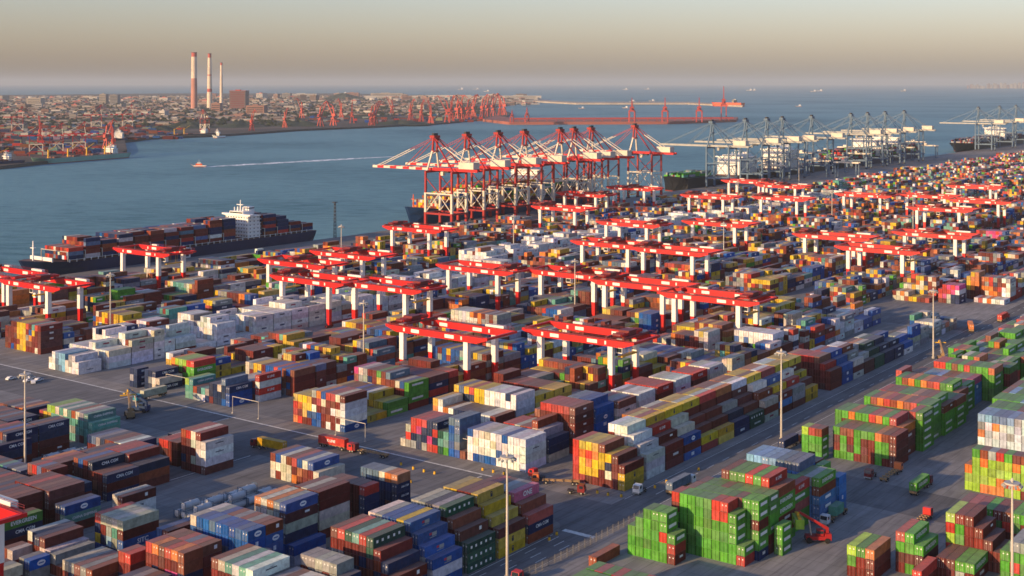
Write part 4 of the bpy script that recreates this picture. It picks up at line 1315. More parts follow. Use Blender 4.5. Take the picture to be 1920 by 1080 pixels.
def superstructure(root, x0, x1, B, z0, decks, mat, wing=True, funnel=M_SHIPW):
    s = MB()
    h = 2.9
    for k in range(decks):
        ins = 0.0 if k < decks - 2 else 0.4
        s.box(x0 + ins, x1 - ins, -B / 2 * 0.86 + ins, B / 2 * 0.86 - ins, z0 + k * h + (0.003 * k), z0 + (k + 1) * h - 0.35, 0)
        s.box(x0 - 0.5 + ins, x1 + 0.6, -B / 2 * 0.9, B / 2 * 0.9, z0 + (k + 1) * h - 0.35, z0 + (k + 1) * h, 0)
    z1 = z0 + decks * h
    if wing:
        s.box(x0 - 0.5, x0 + 4.5, -B / 2 - 0.6, B / 2 + 0.6, z1 + 0.002, z1 + 1.2, 0)
    s.box(x0, x1 - 3, -B / 2 * 0.5, B / 2 * 0.5, z1 + 0.004, z1 + 3.2, 0)
    so_ = s.build('superstructure', mat, root)
    wn = MB()
    for k in range(decks):
        for q in range(9):
            yy = -B / 2 * 0.78 + q * B * 0.78 / 8 - 0.4
            wn.box(x0 - 0.04, x0 - 0.01, yy, yy + 0.9, z0 + k * h + 1.0, z0 + k * h + 1.9)
            wn.box(x1 + 0.01, x1 + 0.04, yy, yy + 0.9, z0 + k * h + 1.0, z0 + k * h + 1.9)
        for q in range(3):
            xx = x0 + 2 + q * (x1 - x0 - 4) / 2.2
            wn.box(xx, xx + 0.9, -B / 2 * 0.86 - 0.04, -B / 2 * 0.86 - 0.01, z0 + k * h + 1.0, z0 + k * h + 1.9)
    wn.box(x0 - 0.04, x0 - 0.01, -B / 2 * 0.47, B / 2 * 0.47, z1 + 1.6, z1 + 2.7)
    wn.build('windows', M_GLASS, so_)
    ms = MB()
    ms.cyl(((x0 + x1) / 2 - 2, 0, z1 + 3.2), ((x0 + x1) / 2 - 2, 0, z1 + 12), 0.6, 0.3, n=8)
    ms.box((x0 + x1) / 2 - 3, (x0 + x1) / 2 - 1, -3.5, 3.5, z1 + 8, z1 + 8.5)
    for q in (-3.2, 3.2): ms.cyl(((x0 + x1) / 2 - 2, q, z1 + 3.2), ((x0 + x1) / 2 - 2, q, z1 + 6.5), 0.8, 0.5, n=8)
    ms.cyl(((x0 + x1) / 2 - 2, 7, z1 + 1.2), ((x0 + x1) / 2 - 2, 7, z1 + 6), 0.5, 0.4, n=8)
    ms.build('mast', mat, so_)
    fn = MB(); fn.box(x1 - 2.6, x1 + 3.0, -3.4, 3.4, z1 + 0.005, z1 + 6.0, 0); fn.box(x1 - 2.7, x1 + 3.1, -3.5, 3.5, z1 + 4.6, z1 + 5.4, 1)
    fn.build('funnel', [funnel, M_HULL], root)
    return so_


def ship_boxes(root, xs_, B, z0, colours, hfun, rev=1):
    """containers on deck, added to the mass in world coordinates"""
    mw = Matrix.Translation(root.location) @ Matrix.Rotation(root.rotation_euler.z, 4, 'Z')
    nr = int(B / 2.55)
    for bi, x in enumerate(xs_):
        for r in range(nr):
            y = -B / 2 + 0.2 + r * 2.52
            n = hfun(bi, r, nr)
            for t in range(n):
                c = jr.choice(colours)
                col = tuple(q * (1 + jr.uniform(-0.15, 0.15)) for q in CT[c][0])
                k = len(vs)
                z = z0 + t * 2.75
                for p in ((x, y, z), (x + 12.1, y, z), (x + 12.1, y + 2.44, z), (x, y + 2.44, z), (x, y, z + 2.7), (x + 12.1, y, z + 2.7), (x + 12.1, y + 2.44, z + 2.7), (x, y + 2.44, z + 2.7)):
                    vs.append(tuple(mw @ Vector(p)))
                cs.extend([(*col, 1)] * 8)
                for f in ((4, 5, 6, 7), (0, 1, 5, 4), (3, 0, 4, 7), (2, 3, 7, 6), (1, 2, 6, 5)):
                    fs.append(tuple(k + q for q in f))


def lash(root, xs_, B, z0, h, mat):
    for x in xs_:
        m_ = MB()
        for y in (-B / 2 + 0.1, B / 2 - 0.5): m_.box(x, x + 0.5, y, y + 0.4, z0, z0 + h)
        m_.box(x, x + 0.45, -B / 2 + 0.5, B / 2 - 0.5, z0 + h - 0.6, z0 + h - 0.1)
        m_.build('lashing_bridge', mat, root)


# near container ship at the quay
B1 = 32.0
vs1 = QV - 2 - B1 / 2
ua, _ = up(62, 515, ZW); ub, _ = up(581, 452, ZW)
ua = u_at(40, vs1); ub = u_at(572, vs1)
L1 = ub - ua
sh = empty('container_ship', W((ua + ub) / 2, vs1, ZW), ROT)
tag(sh, 'navy hulled container ship with white bridge loaded with rust and blue boxes at the quay', 'container ship', 'ships at the quays')
me = hull_mesh(L1, B1, 11.5, [M_HULL, M_BOOT, M_DECK]); h_ = bpy.data.objects.new('hull', me); COL.objects.link(h_); h_.parent = sh
rl = MB()
for k in range(40):
    x = -L1 / 2 + L1 * 0.1 + k * L1 * 0.87 / 40
    rl.box(x, x + 0.5, -B1 / 2 + 0.02, -B1 / 2 + 0.4, 11.5, 13.4)
rl.box(-L1 / 2 + L1 * 0.1, L1 / 2 - 6, -B1 / 2 + 0.05, -B1 / 2 + 0.25, 12.9, 13.1)
rl.build('railing', M_SHIPW, sh)
em_ = MB()
for (a0, a1, c0, c1) in ((0, 6.2, 0, 1.1), (0, 6.2, 4.0, 5.1), (0, 1.4, 1.1, 4.0), (4.8, 6.2, 1.1, 4.0)):
    em_.quad([(-8 + a0, -B1 / 2 - 0.05, 3.4 + c0), (-8 + a1, -B1 / 2 - 0.05, 3.4 + c0), (-8 + a1, -B1 / 2 - 0.05, 3.4 + c1), (-8 + a0, -B1 / 2 - 0.05, 3.4 + c1)])
em_.build('emblem', M_WHITE, sh)
xb = L1 * 0.215
superstructure(sh, xb, xb + 13, B1, 12.2, 6, M_SHIPW)
bays = [-L1 / 2 + L1 * 0.10 + k * 13.9 for k in range(30) if -L1 / 2 + L1 * 0.10 + k * 13.9 + 13 < xb - 1]
bays2 = [xb + 17 + k * 13.9 for k in range(10) if xb + 17 + k * 13.9 + 13 < L1 / 2 - 2]
bh = random.Random(4)
hb = [bh.choice([3, 4, 4, 4]) for _ in range(40)]
ship_boxes(sh, bays, B1 - 2, 13.0, 'mmmmmmhhnnnnnnnsbmmhnmnhcwr', lambda b, r, n: max(1, hb[b] + 1 + (1 if b > len(bays) * 0.5 else 0) + bh.choice([-1, 0, 0, 0, 0, 0]) - (2 if b == 0 else 0)))
ship_boxes(sh, bays2, B1 - 2, 13.0, 'mmmhhnnnnr', lambda b, r, n: [6, 5, 3, 2][min(b, 3)] + bh.choice([-1, 0, 0]))
lash(sh, [x - 1.2 for x in bays + bays2], B1, 12.0, 7.0, M_BAR)
fm = MB(); fm.cyl((-L1 / 2 + 9, 0, 12), (-L1 / 2 + 9, 0, 27), 0.7, 0.4, n=8); fm.box(-L1 / 2 + 8, -L1 / 2 + 10, -2, 2, 22, 22.5); fm.build('mast', M_SHIPW, sh)
bw = MB(); bw.box(-L1 / 2 + 15, -L1 / 2 + 16, -B1 / 2 * 0.8, B1 / 2 * 0.8, 12.5, 15.4); bw.build('breakwater', M_SHIPW, sh)

# big blue container ship under the red cranes
B2 = 40.0
v2 = QV - 2 - B2 / 2
ua = u_at(758, v2) + 0; L2 = 300.0
sh2 = empty('container_ship', W(ua + L2 / 2 + 4, v2, ZW), ROT)
tag(sh2, 'big blue hulled container ship lying under the red and white quay cranes', 'container ship', 'ships at the quays')
me = hull_mesh(L2, B2, 15.0, [M_HULL2, M_BOOT, M_DECK], bow=0.18, sheer=5); h_ = bpy.data.objects.new('hull', me); COL.objects.link(h_); h_.parent = sh2
superstructure(sh2, L2 * 0.12, L2 * 0.12 + 14, B2, 15.5, 10, M_SHIPW)
bays = [-L2 / 2 + L2 * 0.09 + k * 14.3 for k in range(30) if -L2 / 2 + L2 * 0.09 + k * 14.3 + 13 < L2 * 0.12]
ship_boxes(sh2, bays, B2 - 3, 16.0, 'ooyyycmmhhggtbkr', lambda b, r, n: min(7, 3 + b) + bh.choice([-1, 0, 0, 0]))
bays = [L2 * 0.12 + 18 + k * 14.3 for k in range(6)]
ship_boxes(sh2, bays, B2 - 3, 16.0, 'mmhhggtbkrcn', lambda b, r, n: 5 + bh.choice([-1, 0, 0]))
fm = MB(); fm.cyl((-L2 / 2 + 9, 0, 17), (-L2 / 2 + 9, 0, 31), 0.8, 0.4, n=8); fm.box(-L2 / 2 + 8, -L2 / 2 + 10, -2, 2, 26, 26.6); fm.build('mast', M_ORANGE, sh2)

# ships along the blue cranes
def quay_ship(x0, x1, B, dk, mats, label, brx, decks, colours=None, hgt=4, z0=None, brl=14, sup=M_SHIPW):
    v = QV - 2 - B / 2
    a, b = u_at(x0, v), u_at(x1, v)
    Lh = b - a
    r = empty('container_ship', W((a + b) / 2, v, ZW), ROT)
    tag(r, label, 'container ship', 'ships at the quays')
    o = bpy.data.objects.new('hull', hull_mesh(Lh, B, dk, mats)); COL.objects.link(o); o.parent = r
    for q in brx:
        superstructure(r, Lh * q, Lh * q + brl, B, dk + 0.4, decks, sup)
    if colours:
        xs_ = [-Lh / 2 + Lh * 0.1 + k * 14.2 for k in range(40) if -Lh / 2 + Lh * 0.1 + k * 14.2 + 13 < Lh / 2 - 6]
        xs_ = [x for x in xs_ if all(not (Lh * q - 14 < x < Lh * q + brl + 6) for q in brx)]
        ship_boxes(r, xs_, B - 3, dk + 1.0, colours, lambda bb, rr, n: hgt + bh.choice([-2, -1, 0, 0]))
    return r


quay_ship(1258, 1320, 34, 17, [M_HULLB, M_BOOT, M_DECKG], 'ship with white banded black hull and green deck beside the red cranes', (), 5, 'ggdtmk', 2)
gs = MB()
quay_ship(1335, 1400, 40, 12, [M_HULLB, M_BOOT, M_DECK], 'car carrier like ship with tall white block right of the green decked ship', (-0.02,), 8, None, brl=50)
quay_ship(1418, 1530, 42, 13, [M_HULLB, M_BOOT, M_DECK], 'dark ship with a tall white block under the fourth blue crane', (-0.22,), 9, None, brl=45)
quay_ship(1540, 1705, 48, 15, [M_HULL, M_BOOT, M_DECK], 'long dark container ship with two cream bridges under the farther blue cranes', (-0.05, 0.20), 9, 'rrmmhggnk', 5)
quay_ship(1790, 1905, 48, 16, [M_HULLB, M_BOOT, M_DECK], 'dark hulled ship under the far right blue cranes', (0.12,), 8, 'nnkkmm', 3)


# boxes stacked at the far port
for k in range(520):
    x = jr.uniform(-30, 330) if k < 380 else jr.uniform(570, 900)
    y = jr.uniform(236, 262) if k < 380 else jr.uniform(216, 230)
    if k % 3 == 0 and k < 380: x, y = jr.uniform(-30, 190), jr.uniform(266, 292)
    p = xy(x, y, 1.5)
    c = jr.choice('mmhhrnnbkmnk')
    col = tuple(q * jr.uniform(0.4, 0.75) for q in CT[c][0])
    n = len(vs); hh = jr.choice([2.7, 5.4, 8.1]); a_ = jr.uniform(12, 26)
    for q in ((0, 0, 0), (a_, 0, 0), (a_, 6, 0), (0, 6, 0), (0, 0, hh), (a_, 0, hh), (a_, 6, hh), (0, 6, hh)):
        vs.append((p.x + q[0], p.y + q[1], p.z + q[2]))
    cs.extend([(*col, 1)] * 8)
    for f in ((4, 5, 6, 7), (0, 1, 5, 4), (3, 0, 4, 7), (1, 2, 6, 5)): fs.append(tuple(n + q for q in f))
mass_flush()


# ------------------------------------------------------------------ lamp posts
def make_lamp():
    r = empty('lamp_post', (0, 0, 0))
    b = MB(); b.cyl((0, 0, 0), (0, 0, 0.9), 0.75, 0.75, n=12); b.build('base', M_KERB, r)
    p = MB(); p.cyl((0, 0, 0.9), (0, 0, 33.0), 0.42, 0.24, n=12); p.build('pole', M_POLE, r)
    c = MB()
    c.cyl((0, 0, 32.2), (0, 0, 32.6), 1.9, 1.9, n=20); c.cyl((0, 0, 33.0), (0, 0, 33.7), 0.5, 0.15, n=10)
    cr_ = c.build('crown', M_POLE, r)
    for k in range(10):
        t = 2 * pi * k / 10
        l = MB()
        a = Vector((cos(t) * 1.9, sin(t) * 1.9, 32.0)); q = Vector((cos(t) * 2.5, sin(t) * 2.5, 31.6))
        l.beam(a, q, 0.55, 0.45)
        l.build('floodlight', M_PALE, cr_)
    return r


LP = make_lamp()
LAMPS = [((951, 1085), 'tall lamp post in front of the stepped pile with yellow containers'), ((1465, 825), 'tall lamp post on the truck road by the blue roofed green pile'),
         ((1750, 672), 'tall lamp post on the truck road by the red box on green roofs'), ((47, 880), 'tall lamp post before the far left navy stack'),
         ((682, 702), 'tall lamp post among yellow containers left of the nearest gantry crane'), ((207, 632), 'tall lamp post before yellow containers, left of the white reefers'),
         ((1078, 598), 'tall lamp post in front of the linked red gantry cranes'), ((640, 512), 'lamp post crossing the gantry crane by the quay'), ((963, 486), 'lamp post at the far reefer roofs below the red quay cranes'),
         ((1357, 505), 'lamp post below the gantry cranes right of the reefers'), ((1384, 402), 'lamp post before the farthest gantry cranes'), ((1498, 342), 'lamp post under the fifth blue quay crane'),
         ((1560, 425), 'lamp post rising left of the right hand four gantry cranes'), ((1712, 440), 'lamp post behind the right hand four gantry cranes'), ((1898, 1180), 'nearest lamp post with its ring of floodlights at the lower right')]
for i, ((x, y), lab) in enumerate(LAMPS):
    o = LP if i == 0 else copy_tree(LP)
    p = xy(x, y, 0)
    o.location = (p.x, p.y, 0.02)
    if i == 14: o.location = xy(1898, 1150, 0)
    tag(o, lab, 'lamp post', 'tall floodlight lamp posts in the yard')
# the dark lattice tower on the quay
r = empty('lattice_mast', xy(628, 446, 0))
tag(r, 'dark lattice light tower on the bare quay behind the container ship', 'mast')
m_ = MB()
for a in (-0.9, 0.9):
    for b_ in (-0.9, 0.9): m_.beam((a, b_, 0), (a * 0.5, b_ * 0.5, 30), 0.25)
for k in range(10):
    z = k * 3.0; q = 0.9 - 0.45 * k / 10
    m_.beam((-q, -q, z), (q, -q, z + 3), 0.14); m_.beam((q, q, z), (-q, q, z + 3), 0.14); m_.beam((-q, q, z), (-q, -q, z + 3), 0.14); m_.beam((q, -q, z), (q, q, z + 3), 0.14)
m_.build('tower_frame', M_DARK, r)
m_ = MB(); m_.box(-1.6, 1.6, -1.6, 1.6, 30, 30.6); m_.build('light_platform', M_DARK, r)


# ------------------------------------------------------------------ trucks
def wheels(root, xs_, y, r, w, name='wheel'):
    for x in xs_:
        for s_ in (-1, 1):
            m_ = MB(); m_.cyl((x, s_ * y - w / 2, r), (x, s_ * y + w / 2, r), r, n=12, mi=0)
            m_.cyl((x, s_ * y + s_ * (w / 2 + 0.005), r), (x, s_ * y + s_ * (w / 2 + 0.02), r), r * 0.5, n=10, mi=1)
            m_.build(name, [M_TYRE, M_BAR], root)


def make_tractor(cabmat):
    """cab faces local +x, origin under the coupling"""
    r = empty('tractor_truck', (0, 0, 0))
    f = MB(); f.box(-1.0, 4.6, -0.5, 0.5, 0.75, 1.1); f.box(-1.0, 1.0, -1.1, 1.1, 1.1, 1.2); f.build('chassis', M_DARK, r)
    c = MB()
    pr = [(2.4, 0.85), (4.75, 0.85), (4.85, 1.9), (4.45, 3.1), (2.6, 3.25), (2.4, 3.0)]
    c.quad([(x, -1.2, z) for x, z in pr]); c.quad([(x, 1.2, z) for x, z in reversed(pr)])
    for k in range(6):
        p, q = pr[k], pr[(k + 1) % 6]
        c.quad([(p[0], 1.2, p[1]), (q[0], 1.2, q[1]), (q[0], -1.2, q[1]), (p[0], -1.2, p[1])])
    cab = c.build('cab', cabmat, r)
    g = MB(); g.quad([(4.84, -1.0, 2.0), (4.84, 1.0, 2.0), (4.50, 1.0, 3.0), (4.50, -1.0, 3.0)])
    g.quad([(4.87, -1.05, 1.98), (4.87, 1.05, 1.98), (4.5, 1.05, 3.02), (4.5, -1.05, 3.02)])
    for s_ in (-1, 1): g.box(3.1, 4.3, s_ * 1.205 - 0.004, s_ * 1.205 + 0.004, 2.0, 2.9)
    g.build('window', M_GLASS, cab)
    fb = MB(); fb.box(4.8, 5.0, -1.2, 1.2, 0.5, 0.9); fb.build('bumper', M_PALE, cab)
    wheels(r, (0.0, 3.7), 1.0, 0.52, 0.35)
    return r


def make_trailer(mat=M_TAN):
    """skeletal chassis, front at +x, origin under the middle"""
    r = empty('container_trailer', (0, 0, 0))
    f = MB()
    for y in (-0.55, 0.55): f.box(-6.1, 6.1, y - 0.13, y + 0.13, 1.05, 1.42)
    for x in (-6.0, -3.4, -0.6, 2.2, 4.2, 5.9): f.box(x - 0.2, x + 0.2, -1.2, 1.2, 1.1, 1.44)
    f.box(-6.15, -5.95, -1.2, 1.2, 0.75, 1.43)
    f.build('frame', mat, r)
    lg = MB()
    for y in (-0.7, 0.7): lg.box(2.7, 2.85, y - 0.08, y + 0.08, 0.1, 1.05)
    lg.build('landing_leg', M_DARK, r)
    wheels(r, (-5.2, -3.9), 0.95, 0.5, 0.5)
    return r


def place(o, u, v, head, label, cat, group, z=0.06):
    o.location = W(u, v, z)
    o.rotation_euler = (0, 0, ROT + radians(head))
    tag(o, label, cat, group)
    return o


TRACT = {}
TRAIL = make_trailer(); trail_used = [False]


def tractor(mat, *a):
    if mat.name not in TRACT:
        o = make_tractor(mat); TRACT[mat.name] = o
    else:
        o = copy_tree(TRACT[mat.name])
    return place(o, *a)


def trailer(*a):
    if not trail_used[0]:
        trail_used[0] = True; o = TRAIL
    else:
        o = copy_tree(TRAIL)
    return place(o, *a)


def rig(x, y, head, cab, lt, ll, load=None, loadlab=None, Ln=12.19, bend=0, emb=None):
    """tractor coupled to a trailer whose rear corner region lies at the pixel, optionally with a container on it"""
    u, v = up(x, y, 0.5)
    dirv = Vector((cos(radians(head)), sin(radians(head))))          # local x,y -> u, -v
    trailer(u, v, head, ll, 'trailer', 'container trailers in the yard')
    tractor(cab, u + dirv.x * 4.9, v - dirv.y * 4.9, head + bend, lt, 'tractor truck', 'tractor trucks in the yard')
    if load:
        cpos = W(u, v, 0.06 + 1.46)
        make_container(cpos, Ln, load, loadlab, 'containers riding on trailers', emb, ROT + radians(head))


TG, LG = 'tractor trucks in the yard', 'container trailers in the yard'
rig(1724, 918, 0, M_CABDARK, 'dark red tractor truck pulling the green container in the open yard', 'trailer under the green container in the open yard', 'g', 'green container with lettered side riding on a trailer in the open yard', emb=[('EVERGREEN', 0, 0)])
rig(1722, 982, 0, M_CABRED, 'bright red tractor truck with empty trailer in the open yard', 'empty trailer behind the bright red tractor in the open yard')
rig(1668, 893, 0, M_CABORANGE, 'orange tractor truck with empty trailers left of the green loaded truck', 'empty trailer behind the orange tractor in the open yard')
u_, v_ = up(1655, 885, 0.5); 
tractor(M_CABDARK, u_ - 5, v_ - 1.5, 180, 'dark red tractor truck facing the camera by the orange one', 'tractor truck', TG)
rig(1568, 968, 180, M_CABWHITE, 'cream white tractor truck with turquoise box at the blue wall', 'trailer under the turquoise box by the blue wall', 't', 'turquoise short box riding behind the cream white truck', 6.06)
rig(1052, 905, 118, M_CABORANGE, 'orange tractor truck turning at the crossing by the pink container', 'empty yellow trailer slewed behind the orange tractor at the crossing')
u_, v_ = up(1016, 897, 0.5); tractor(M_CABRED, u_, v_, 90, 'red tractor truck waiting beside the orange one at the crossing', 'tractor truck', TG)
u_, v_ = up(1070, 922, 0.5); tractor(M_CABDARK, u_, v_, -70, 'dark red tractor truck at the front of the slewed trailer', 'tractor truck', TG)
u_, v_ = up(1190, 926, 0.5); tractor(M_CABWHITE, u_ + 5, v_, 184, 'white tractor truck driving round the kerb by the rust red stack', 'tractor truck', TG)
rig(700, 852, 95, M_CABDARK, 'dark red tractor truck with long empty trailer on the cross road', 'empty trailer on the cross road by the pink ended stacks')
rig(625, 838, -86, M_CABRED, 'red tractor truck with the lettered red container on the cross road', 'trailer under the red lettered container on the cross road', 'r', 'bright red container with white lettering riding on the cross road', emb=[('K LINE', 0, 0)])
rig(510, 843, 93, M_CABDARK, 'tractor truck half hidden behind the yellow container on the cross road', 'trailer under the yellow container on the cross road', 'y', 'yellow container riding on the cross road behind the decked pile', emb=[('msc', 0, 0)])
rig(288, 744, 182, M_TEAL, 'teal tractor truck by the navy and cream stacks', 'trailer under the grey white container by the navy stacks', 'c', 'grey white container on a trailer before the green stack')
rig(1820, 618, 20, M_CABRED, 'red tractor truck turning near the lamp post past the crossing', 'trailer under the orange container past the far crossing', 'o', 'orange container swinging round past the far crossing')
rig(1880, 600, 0, M_CABRED, 'red tractor truck climbing the truck road at the right', 'trailer under the red container on the truck road', 'r', 'red container riding up the truck road beside the orange pile')
rig(1478, 838, 0, M_CABORANGE, 'orange tractor truck at the foot of the second road lamp post', 'trailer under the navy container by the second road lamp post', 'n', 'navy container riding along the truck road by the lamp post')
rig(1272, 917, 0, M_CABWHITE, 'white tractor truck hidden behind the blue container by the green pile', 'trailer under the blue container by the green pile', 's', 'slate blue container riding on the truck road beside the green pile')
u_, v_ = up(985, 1082, 0.5); tractor(M_CABRED, u_, v_, 180, 'red tractor truck at the bottom edge beside the near lamp post', 'tractor truck', TG)


# reach stackers
M_STACK = paint('stacker_red', (0.30, 0.018, 0.02), 0.4)
def make_stacker(body, label, x, y, head, load=None):
    r = empty('reach_stacker', (0, 0, 0))
    c = MB(); c.box(-3.6, 3.2, -1.4, 1.4, 0.9, 1.9); c.box(-4.0, -2.2, -1.5, 1.5, 0.8, 2.7); c.build('chassis', body, r)
    cb = MB(); cb.box(-1.9, 0.0, -0.8, 0.8, 1.9, 3.6, 0); cb.box(-1.8, 0.015, -0.82, 0.82, 2.5, 3.3, 1); cb.build('cab', [body, M_GLASS], r)
    bm_ = MB(); bm_.beam((-3.0, 0.0, 3.9), (5.2, 0.0, 8.6), 0.7, 0.9, 0, 0.55, 0.7); bm_.beam((1.5, 0.0, 1.9), (2.2, 0.0, 6.3), 0.35, 0.35, 1); bm_.box(-3.4, -2.6, -0.5, 0.5, 2.7, 4.2, 0)
    bo = bm_.build('boom', [body, M_BAR], r)
    s_ = MB(); s_.box(4.9, 5.7, -3.0, 3.0, 7.3, 7.7, 0); s_.box(5.0, 5.6, -0.5, 0.5, 7.7, 8.5, 0); s_.build('spreader', M_YELLOW, bo)
    for xx, rr in ((2.4, 0.85), (-2.8, 0.75)):
        for yy in (-1.35, 1.35):
            w_ = MB(); w_.cyl((xx, yy - 0.4, rr), (xx, yy + 0.4, rr), rr, n=14); w_.build('wheel', M_TYRE, r)
    u, v = up(x, y, 0)
    place(r, u, v, head, label, 'reach stacker', 'reach stackers')
    if load:
        dv_ = Vector((cos(radians(head)), sin(radians(head))))
        make_container(W(u + dv_.x * 5.3, v - dv_.y * 5.3, 4.55), 6.06, load, 'lime green short box lifted by the red reach stacker', 'containers riding on trailers', [('square', 0.8, 0.3)], ROT + radians(head + 90))
    return r


make_stacker(M_STACK, 'red reach stacker lifting a lime green box in the open yard', 1531, 1016, 125, 'v')
make_stacker(M_TAN, 'brown and dark reach stacker on the crossing beside the teal stack', 243, 782, 60)
make_stacker(M_HULL2, 'dark blue reach stacker beside the yellow one on the crossing', 262, 772, 110)
make_stacker(M_TAN, 'small tan reach stacker by the red box on green roofs', 1766, 676, 30)

# tank containers lying in the near yard and by the teal stack
M_TANK = paint('tank_white', (0.50, 0.51, 0.50), 0.4)


def make_tank():
    r = empty('tank_container', (0, 0, 0))
    t = MB(); t.cyl((-2.7, 0, 1.3), (2.7, 0, 1.3), 1.12, n=18)
    t.cyl((-2.95, 0, 1.3), (-2.7, 0, 1.3), 0.6, 1.12, n=18); t.cyl((2.7, 0, 1.3), (2.95, 0, 1.3), 1.12, 0.6, n=18)
    t.cyl((0, 0, 2.4), (0, 0, 2.55), 0.4, n=10)
    t.build('tank', M_TANK, r)
    f = MB()
    for x in (-3.0, 3.0):
        for y in (-1.15, 1.15): f.box(x - 0.07, x + 0.07, y - 0.07, y + 0.07, 0, 2.6)
        for z in (0.0, 2.46): f.box(x - 0.06, x + 0.06, -1.08, 1.08, z + 0.002, z + 0.13)
    for y in (-1.15, 1.15): f.box(-2.93, 2.93, y - 0.05, y + 0.05, 0.004, 0.13)
    f.build('frame', M_STEELBLUE, r)
    return r


TK = make_tank()
TK_S = [(0, 0, 0), (6.6, 0, 0), (13.4, 0, 0), (20.2, 0, 0), (0, -2.8, 0), (6.6, -2.8, 0), (13.4, -2.8, 0), (20.2, -2.8, 0), (0, -5.6, 0), (6.6, -5.6, 0), (20.2, -5.6, 0), (0, -8.6, 0), (6.6, -8.6, 0), (13.4, -8.6, 0), (20.2, -8.6, 0), (0, 0, 1), (6.6, -2.8, 1), (13.4, 0, 1), (0, -5.6, 1), (20.2, -2.8, 1), (27, 0, 0), (27, -2.8, 0)]
ROWN = ['nearest the blue block', 'second from the blue block', 'third from the blue block', 'beside the dark lane']
COLN = {0: 'at its near end', 6.6: 'second from its near end', 13.4: 'in its middle', 20.2: 'second from its far end', 27: 'at its far end'}
for i, (a, b_, k) in enumerate(TK_S):
    o = TK if i == 0 else copy_tree(TK)
    row = {0: 0, -2.8: 1, -5.6: 2, -8.6: 3}[b_]
    place(o, 254 + a + 3, -306 + b_, 0, f"white {'upper' if k else 'lower'} tank container {COLN[a]}, row {ROWN[row]}", 'tank container', 'white tank containers between the stacks', 0.05 + 2.66 * k)
for i, (a, b_) in enumerate(((0, 0), (6.6, 0), (0, -2.8), (6.6, -2.8), (13.2, 0))):
    o = copy_tree(TK)
    place(o, 267 + a, -395.0 + b_, 0, f"white tank container beside the teal stack, {NTH[i]} counted from the navy stack", 'tank container', 'white tank containers by the teal stack', 0.05)

# parked cars at the left
def make_car(mat):
    r = empty('parked_car', (0, 0, 0))
    b = MB()
    pr = [(-2.2, 0.35), (2.2, 0.35), (2.2, 0.8), (1.2, 0.95), (0.6, 1.45), (-1.0, 1.5), (-1.8, 1.0), (-2.2, 0.9)]
    b.quad([(x, -0.88, z) for x, z in pr]); b.quad([(x, 0.88, z) for x, z in reversed(pr)])
    for k in range(len(pr)):
        p, q = pr[k], pr[(k + 1) % len(pr)]
        b.quad([(p[0], 0.88, p[1]), (q[0], 0.88, q[1]), (q[0], -0.88, q[1]), (p[0], -0.88, p[1])])
    b.build('body', mat, r)
    g = MB()
    for s_ in (-1, 1): g.box(-1.1, 0.7, s_ * 0.885 - 0.004, s_ * 0.885 + 0.004, 1.0, 1.38)
    g.quad([(1.17, -0.78, 0.99), (1.17, 0.78, 0.99), (0.64, 0.74, 1.44), (0.64, -0.74, 1.44)])
    g.build('window', M_GLASS, r)
    wheels(r, (-1.4, 1.4), 0.8, 0.33, 0.22)
    return r


PC = make_car(M_CABWHITE)
for i, (x, y, h_, lab) in enumerate(((20, 712, 10, 'pale car parked alone at the left edge before the reefers'), (52, 716, 20, 'white car parked first in the row by the reefer stacks'), (62, 719, 60, 'white car parked askew in the middle of the row by the reefers'),
                                   (72, 715, 15, 'white car parked last in the row by the reefer stacks'), (58, 711, 25, 'white car parked behind the row by the reefer stacks'))):
    o = PC if i == 0 else copy_tree(PC)
    u, v = up(x, y); place(o, u, v, h_, lab, 'car', 'cars parked by the white reefers', 0.05)


# goal post frames over the truck lanes
def make_frame():
    r = empty('height_gauge_frame', (0, 0, 0))
    for y in (0, -15.0):
        p = MB(); p.cyl((0, y, 0), (0, y, 6.6), 0.10, n=8); p.box(-0.3, 0.3, y - 0.3, y + 0.3, 0.0, 0.3); p.build('post', M_POLE, r)
    b = MB(); b.beam((0, 0.1, 6.7), (0, -15.1, 6.7), 0.18, 0.2); b.build('beam', M_POLE, r)
    return r


GF = make_frame()
for i, (x, y, lab) in enumerate(((447, 772, 'white height gauge frame beside the navy and teal ended stacks'), (640, 813, 'white height gauge frame left of the pink and red ended stacks'), (858, 850, 'white height gauge frame left of the white walled stack'), (322, 728, 'white height gauge frame by the green stack and teal truck'))):
    o = GF if i == 0 else copy_tree(GF)
    u, v = up(x, y); place(o, u - 3, v, 0, lab, 'height gauge', 'white frames over the lane entrances', 0.05)

# fence along the truck road
fr = empty('mesh_fence', W(262, -201.4, 0.0), ROT)
tag(fr, 'grey mesh fence on posts along the truck road by the small green pile', 'fence')
rl = MB()
for z in (0.4, 1.3, 2.2): rl.box(0, 78, -0.03, 0.03, z, z + 0.06)
for k in range(130): rl.box(k * 0.6, k * 0.6 + 0.05, -0.02, 0.02, 0.3, 2.3)
M_FENCE = paint('fence_grey', (0.15, 0.15, 0.15), 0.6)
rl.build('mesh_panel', M_FENCE, fr)
for k in range(27):
    p = MB(); p.box(k * 3.0 - 0.06, k * 3.0 + 0.06, -0.08, 0.08, 0, 2.5); p.build('post', M_FENCE, fr)
